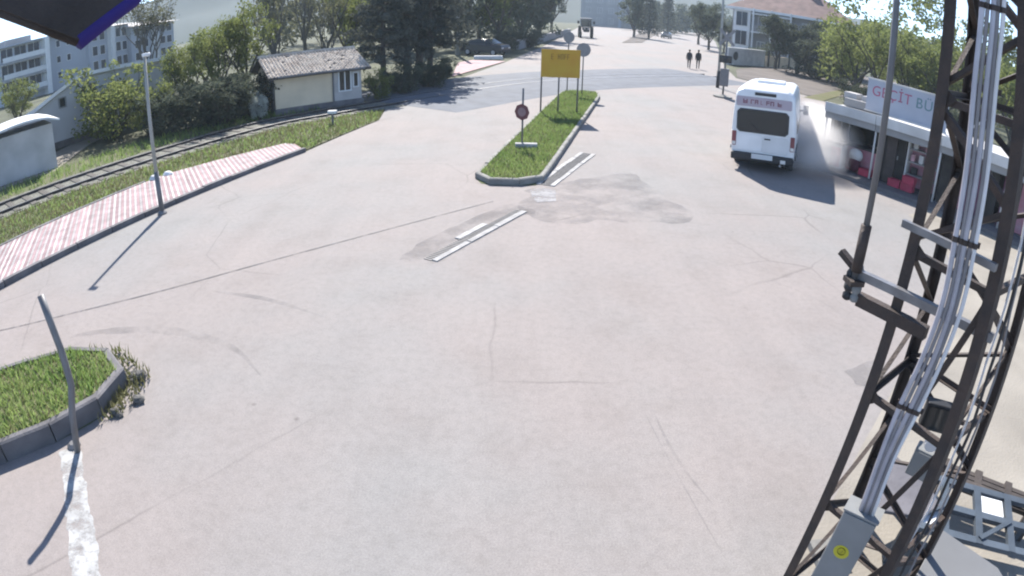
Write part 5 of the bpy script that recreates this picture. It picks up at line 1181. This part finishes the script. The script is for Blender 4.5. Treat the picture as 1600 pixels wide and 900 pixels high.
TREES = [
 ('bush', 0, (-17.36, 22.63), 3.25, 1.15, 'round yellow green bush beside the lane, in front of the warehouse'),
 ('bare', 0, (-22.20, 33.27, 2.49), 6.6, 1.35, 'bare grey tree left of the lamp post, behind the yellow green bush'),
 ('bush', 1, (-15.17, 22.44), 2.3, 1.0, 'dusty green bush right behind the lamp post'),
 ('spring', 0, (-14.66, 25.02, 1.13), 4.7, .8, 'light green tree third from the warehouse along the rails'),
 ('spring', 1, (-13.80, 26.64, 0.78), 5.2, .8, 'fresh green tree between the lamp post and the hut'),
 ('spring', 2, (-12.93, 28.18, 0.46), 6.4, .75, 'tall yellow green tree just left of the hut'),
 ('spring', 0, (-19.13, 35.13, -0.17), 4.8, .9, 'pale green tree standing back behind the trackside row'),
 ('darkbush', 0, (-14.13, 22.19), 1.9, 1.35, 'dark shaded bush under the trackside trees, nearest the lamp post'),  # these dark bushes carry the shade beneath the trackside trees in their leaf colour
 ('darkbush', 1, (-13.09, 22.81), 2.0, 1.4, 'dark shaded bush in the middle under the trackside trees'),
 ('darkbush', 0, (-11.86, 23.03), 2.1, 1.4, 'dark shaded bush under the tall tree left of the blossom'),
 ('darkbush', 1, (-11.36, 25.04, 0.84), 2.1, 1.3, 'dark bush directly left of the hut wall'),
 ('blossom', 0, (-10.46, 23.79), 1.25, .7, 'white flowering shrub at the left corner of the hut'),
 ('bare', 1, (-14.24, 35.23, 1.40), 7.5, .9, 'grey leafless tree rising behind the left end of the hut roof'),
 ('bare', 0, (-13.81, 39.67, 0.91), 8.2, .95, 'grey leafless tree behind the middle of the hut roof'),
 ('bare', 2, (-10.65, 34.39, 1.24), 6.8, .9, 'grey leafless tree behind the right half of the hut roof'),
 ('spring', 1, (-10.54, 38.59, 0.82), 7.6, .7, 'slim yellow green tree behind the right end of the hut'),
 ('pine', 0, (-6.73, 31.33), 6.5, 1.0, 'dark pine nearest the right end of the hut'),
 ('pine', 1, (-6.28, 35.87), 8.5, 1.15, 'tall dark pine with bare trunk between hut and crossing'),
 ('pine', 0, (-4.68, 33.75), 7.4, .95, 'dark pine nearest the level crossing'),
 ('pine', 1, (-6.30, 40.35), 9.5, 1.1, 'big dark pine set back behind the crossing pines'),
 ('bush', 0, (-6.19, 27.66), 1.5, .8, 'small yellow green bush at the right side of the hut'),
 ('darkbush', 0, (-5.44, 29.44), 1.5, 1.25, 'low dark bush at the foot of the tall pine'),
 ('darkbush', 1, (-4.54, 31.77), 1.6, 1.4, 'low dark bush left of the pine at the crossing'),
 ('darkbush', 0, (-4.04, 34.94), 1.2, .9, 'low dark bush beside the pale pavement corner'),
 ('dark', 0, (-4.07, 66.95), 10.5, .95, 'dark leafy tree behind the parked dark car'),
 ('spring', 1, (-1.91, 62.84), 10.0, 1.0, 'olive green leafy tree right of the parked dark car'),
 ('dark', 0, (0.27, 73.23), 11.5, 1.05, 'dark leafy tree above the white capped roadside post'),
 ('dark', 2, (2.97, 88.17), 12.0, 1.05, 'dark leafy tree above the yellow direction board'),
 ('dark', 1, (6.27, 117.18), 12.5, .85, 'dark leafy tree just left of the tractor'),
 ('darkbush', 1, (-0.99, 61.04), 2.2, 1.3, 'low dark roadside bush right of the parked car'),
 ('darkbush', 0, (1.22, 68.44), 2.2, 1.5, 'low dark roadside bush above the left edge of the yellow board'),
 ('dark', 2, (22.63, 122.68), 10.5, .95, 'dark tree on the small island in the far street'),
 ('conifer', 0, (24.56, 117.46, 1.42), 11, 1.0, 'dark conifer right of the far street island'),
 ('conifer', 1, (34.96, 145.87, 1.52), 12, 1.1, 'pointed conifer above the far grey car'),
 ('dark', 0, (33.74, 115.16, 1.82), 9, 1.0, 'dark tree left of the slim utility pole'),
 ('dark', 1, (29.70, 95.49, 1.86), 9, .9, 'dark tree right behind the slim utility pole'),
 ('dark', 2, (30.76, 90.94, 1.66), 6, .9, 'small dark tree left of the white house bay'),
 ('dark', 0, (28.71, 66.03, 0.63), 6.8, 1.15, 'dark tree in front of the house balcony'),
 ('dark', 1, (30.13, 63.19, 1.14), 7.6, 1.25, 'dark tree in front of the house middle'),
 ('dark', 2, (31.45, 58.02, 1.53), 6.4, 1.2, 'dark tree in front of the house right corner'),
 ('darkbush', 1, (31.11, 60.47, 1.18), 4.2, 1.5, 'broad dark shrub in front of the house right end'),
 ('darkbush', 0, (33.15, 59.37, 1.49), 4.0, 1.5, 'broad dark shrub beyond the metal fence'),
 ('darkbush', 1, (28.72, 70.36, 0.32), 2.4, 1.1, 'dark shrub behind the white garden wall'),
 ('spring', 0, (29.70, 52.13, 1.64), 7.6, 1.1, 'yellow green tree against the right end of the red roof'),
 ('spring', 2, (25.76, 42.85, 1.97), 7.8, 1.15, 'yellow green tree right of the red roofed house'),
 ('spring', 1, (25.40, 38.35, 2.47), 7.4, 1.1, 'yellow green tree behind the thin steel mast'),
 ('spring', 0, (33.61, 47.27, 2.51), 9.0, 1.1, 'yellow green tree behind the kiosk signboard'),
 ('spring', 2, (26.79, 34.90, 3.25), 7.6, 1.2, 'bushy yellow green tree above the right end of the kiosk signboard'),
 ('spring', 0, (26.82, 32.33, 3.26), 7.4, 1.2, 'leafy tree between the tower legs above the kiosk'),
 ('spring', 1, (31.17, 33.83, 3.36), 7.5, 1.1, 'green tree seen through the right side of the tower'),
 ('spring', 2, (28.96, 27.59, 3.78), 7.6, 1.2, 'leafy tree beyond the right edge of the kiosk'),
 ('darkbush', 0, (19.42, 27.91, 2.36), 2.6, 1.3, 'dark bush behind the kiosk signboard'),
 ('darkbush', 1, (21.99, 35.78, 1.43), 2.0, 1.4, 'grey green bush behind the left end of the kiosk'),
 ('darkbush', 0, (22.03, 25.90, 2.49), 2.8, 1.4, 'dark bush behind the kiosk beyond the tower'),
 ('spring', 2, (-29.11, 27.43, 3.27), 4.5, 1.0, 'green tree behind the grey shed at the far left'),
]
for i, (kd, var, lc, h, wdt, lb) in enumerate(TREES):
    plant(kd, var, lc, h, wdt, lb, {'bush': 'bushes along the rails', 'darkbush': 'dark bushes', 'pine': 'pines at the crossing', 'bare': 'bare trees', 'conifer': 'far conifers'}.get(kd, 'leafy trees'), seed=i)
# far woodland behind the first rows: one mass
def woodland(name, label, spots, per, size, m, seed):
    rg = random.Random(seed); cl = []
    for (x, y, h, r) in spots:
        for _ in range(34):
            a = rg.uniform(0, 6.283); z = rg.uniform(.12, 1); q = r * math.sqrt(rg.random()) * (1 - .6 * max(0, z - .55) / .45)
            cl.append((x + q * math.cos(a), y + q * math.sin(a), z * h, r * rg.uniform(.22, .42)))
    me = leaf_cloud(seed, cl, per, size); me.name = name; me.materials.append(m)
    tag(place(name, me), label, kind='stuff')
rg = random.Random(21)
def strip(a0, a1, d0, d1, h0, h1, n, r0=2.2, r1=3.6):
    out = []
    for i in range(n):
        a = a0 + (a1 - a0) * (i + rg.uniform(.2, .8)) / n; d = rg.uniform(d0, d1); out.append((d * math.sin(R(a)), d * math.cos(R(a)), rg.uniform(h0, h1), rg.uniform(r0, r1)))
    return out
woodland('woodland', 'dark wood behind the pines and the street trees', strip(-14, 2.6, 60, 110, 9, 13, 24), 24, .30, M['leaf_dark'], 1)
woodland('woodland', 'olive bare woodland on the slope behind the hut', strip(-23.5, -12, 62, 110, 8, 12, 15), 22, .28, M['leaf_olive'], 2)
woodland('woodland', 'yellow green woodland behind the kiosk', strip(29.5, 58, 55, 85, 8, 13, 26), 24, .24, M['leaf_spring'], 3)
woodland('woodland', 'scrubby trees below the hills behind the far street', strip(10, 20, 170, 240, 7, 12, 16, 4, 6), 22, .5, M['leaf_dark'], 4)

# ---------------------------------------------------------------- dust thrown up by the minibus
def dust(name, label, loc, rad, dens, rz=0):
    m = bpy.data.materials.new('dust_cloud'); m.use_nodes = True; N, L = m.node_tree.nodes, m.node_tree.links; N.remove(N['Principled BSDF'])
    v = N.new('ShaderNodeVolumePrincipled'); v.inputs['Color'].default_value = (.92, .90, .885, 1); v.inputs['Anisotropy'].default_value = .1
    tc = N.new('ShaderNodeTexCoord'); nz = N.new('ShaderNodeTexNoise'); nz.inputs['Scale'].default_value = 1.3; nz.inputs['Detail'].default_value = 4; L.new(tc.outputs['Object'], nz.inputs[0])
    ln = N.new('ShaderNodeVectorMath'); ln.operation = 'LENGTH'; L.new(tc.outputs['Object'], ln.inputs[0])
    fl_ = N.new('ShaderNodeMapRange'); fl_.inputs['From Min'].default_value = .35; fl_.inputs['From Max'].default_value = 1.0; fl_.inputs['To Min'].default_value = 1; fl_.inputs['To Max'].default_value = 0; L.new(ln.outputs['Value'], fl_.inputs['Value'])
    nr = N.new('ShaderNodeMapRange'); nr.inputs['From Min'].default_value = .36; nr.inputs['From Max'].default_value = .62; L.new(nz.outputs[0], nr.inputs['Value'])
    mu = N.new('ShaderNodeMath'); mu.operation = 'MULTIPLY'; L.new(fl_.outputs[0], mu.inputs[0]); L.new(nr.outputs[0], mu.inputs[1])
    m2 = N.new('ShaderNodeMath'); m2.operation = 'MULTIPLY'; m2.inputs[1].default_value = dens; L.new(mu.outputs[0], m2.inputs[0]); L.new(m2.outputs[0], v.inputs['Density']); L.new(v.outputs[0], N['Material Output'].inputs['Volume'])
    mb = MB().ball((0, 0, 0), 1, 1, 1, 16, 10); o = mb.build(name, m); o.location = loc; o.scale = rad; o.rotation_euler = (0, 0, rz)
    return tag(o, label, kind='stuff')
dust('dust_cloud', 'pale dust swirling behind the right side of the minibus', (*(10.09, 19.14), .8), (1.9, 3.3, 1.2), 2.3, -VH)
dust('dust_cloud', 'thin grey dust drifting behind the right rear corner of the minibus', (*(9.03, 17.46), .45), (1.5, 1.9, .75), 2.2, -VH)
dust('dust_cloud', 'low pale dust spreading along the kiosk step', (*(10.85, 18.08), .4), (1.0, 2.0, .6), 1.0, R(34))
sc.cycles.volume_step_rate = 2.0; sc.cycles.volume_max_steps = 96

# ---------------------------------------------------------------- air: thin haze round the whole place
hm = bpy.data.materials.new('haze_air'); hm.use_nodes = True; N = hm.node_tree.nodes; N.remove(N['Principled BSDF'])
hv_ = N.new('ShaderNodeVolumePrincipled'); hv_.inputs['Color'].default_value = (.78, .91, 1.0, 1); hv_.inputs['Density'].default_value = HAZE; hv_.inputs['Anisotropy'].default_value = 0.0
hm.node_tree.links.new(hv_.outputs[0], N['Material Output'].inputs['Volume'])
tag(MB().box((0, 340, 54), (1640, 980, 110)).build('haze', hm), 'thin pale haze filling the air over the whole place', kind='stuff')

# broken boards thrown about between the minibus and the kiosk
rg = random.Random(14)
for i, (px, py, z, d, rx, rz, mm, lb) in enumerate(((1282, 236, .45, (.75, .30, .03), 52, -20, 'white_metal', 'white broken board flying up beside the minibus'), (1298, 246, .30, (.55, .24, .03), -38, 35, 'white_metal', 'white board fragment tilted in the dust left of the freezer'),
        (1306, 262, .10, (.50, .22, .03), 12, 70, 'kiosk_front', 'pinkish board lying before the kiosk step'), (1292, 262, .06, (.32, .16, .03), -10, 15, 'white_metal', 'small white splinter on the road in the dust'), (1322, 268, .12, (.40, .20, .03), 30, 100, 'crate_red', 'red board fragment fallen at the kiosk step'), (1340, 274, .16, (.30, .22, .14), 14, 40, 'pink', 'pink crushed carton on the kiosk step'))):
    b = MB().box((0, 0, 0), d); k = len(b.v)
    b.v = [(x + rg.uniform(-.03, .03), y + rg.uniform(-.03, .03), zz) for x, y, zz in b.v]
    o = tag(b.build('broken_board' if d[2] < .1 else 'carton', M[mm]), lb, 'board' if d[2] < .1 else 'carton', 'debris between minibus and kiosk')
    P_ = (((11.15, 20.48)), ((11.09, 19.52)), ((10.46, 17.95)), ((10.03, 17.80)), ((10.66, 17.55)), ((10.91, 17.19)))[i]
    o.location = (P_[0], P_[1], z); o.rotation_euler = (R(rx), R(rg.uniform(-20, 20)) if z > .2 else 0, R(rz))
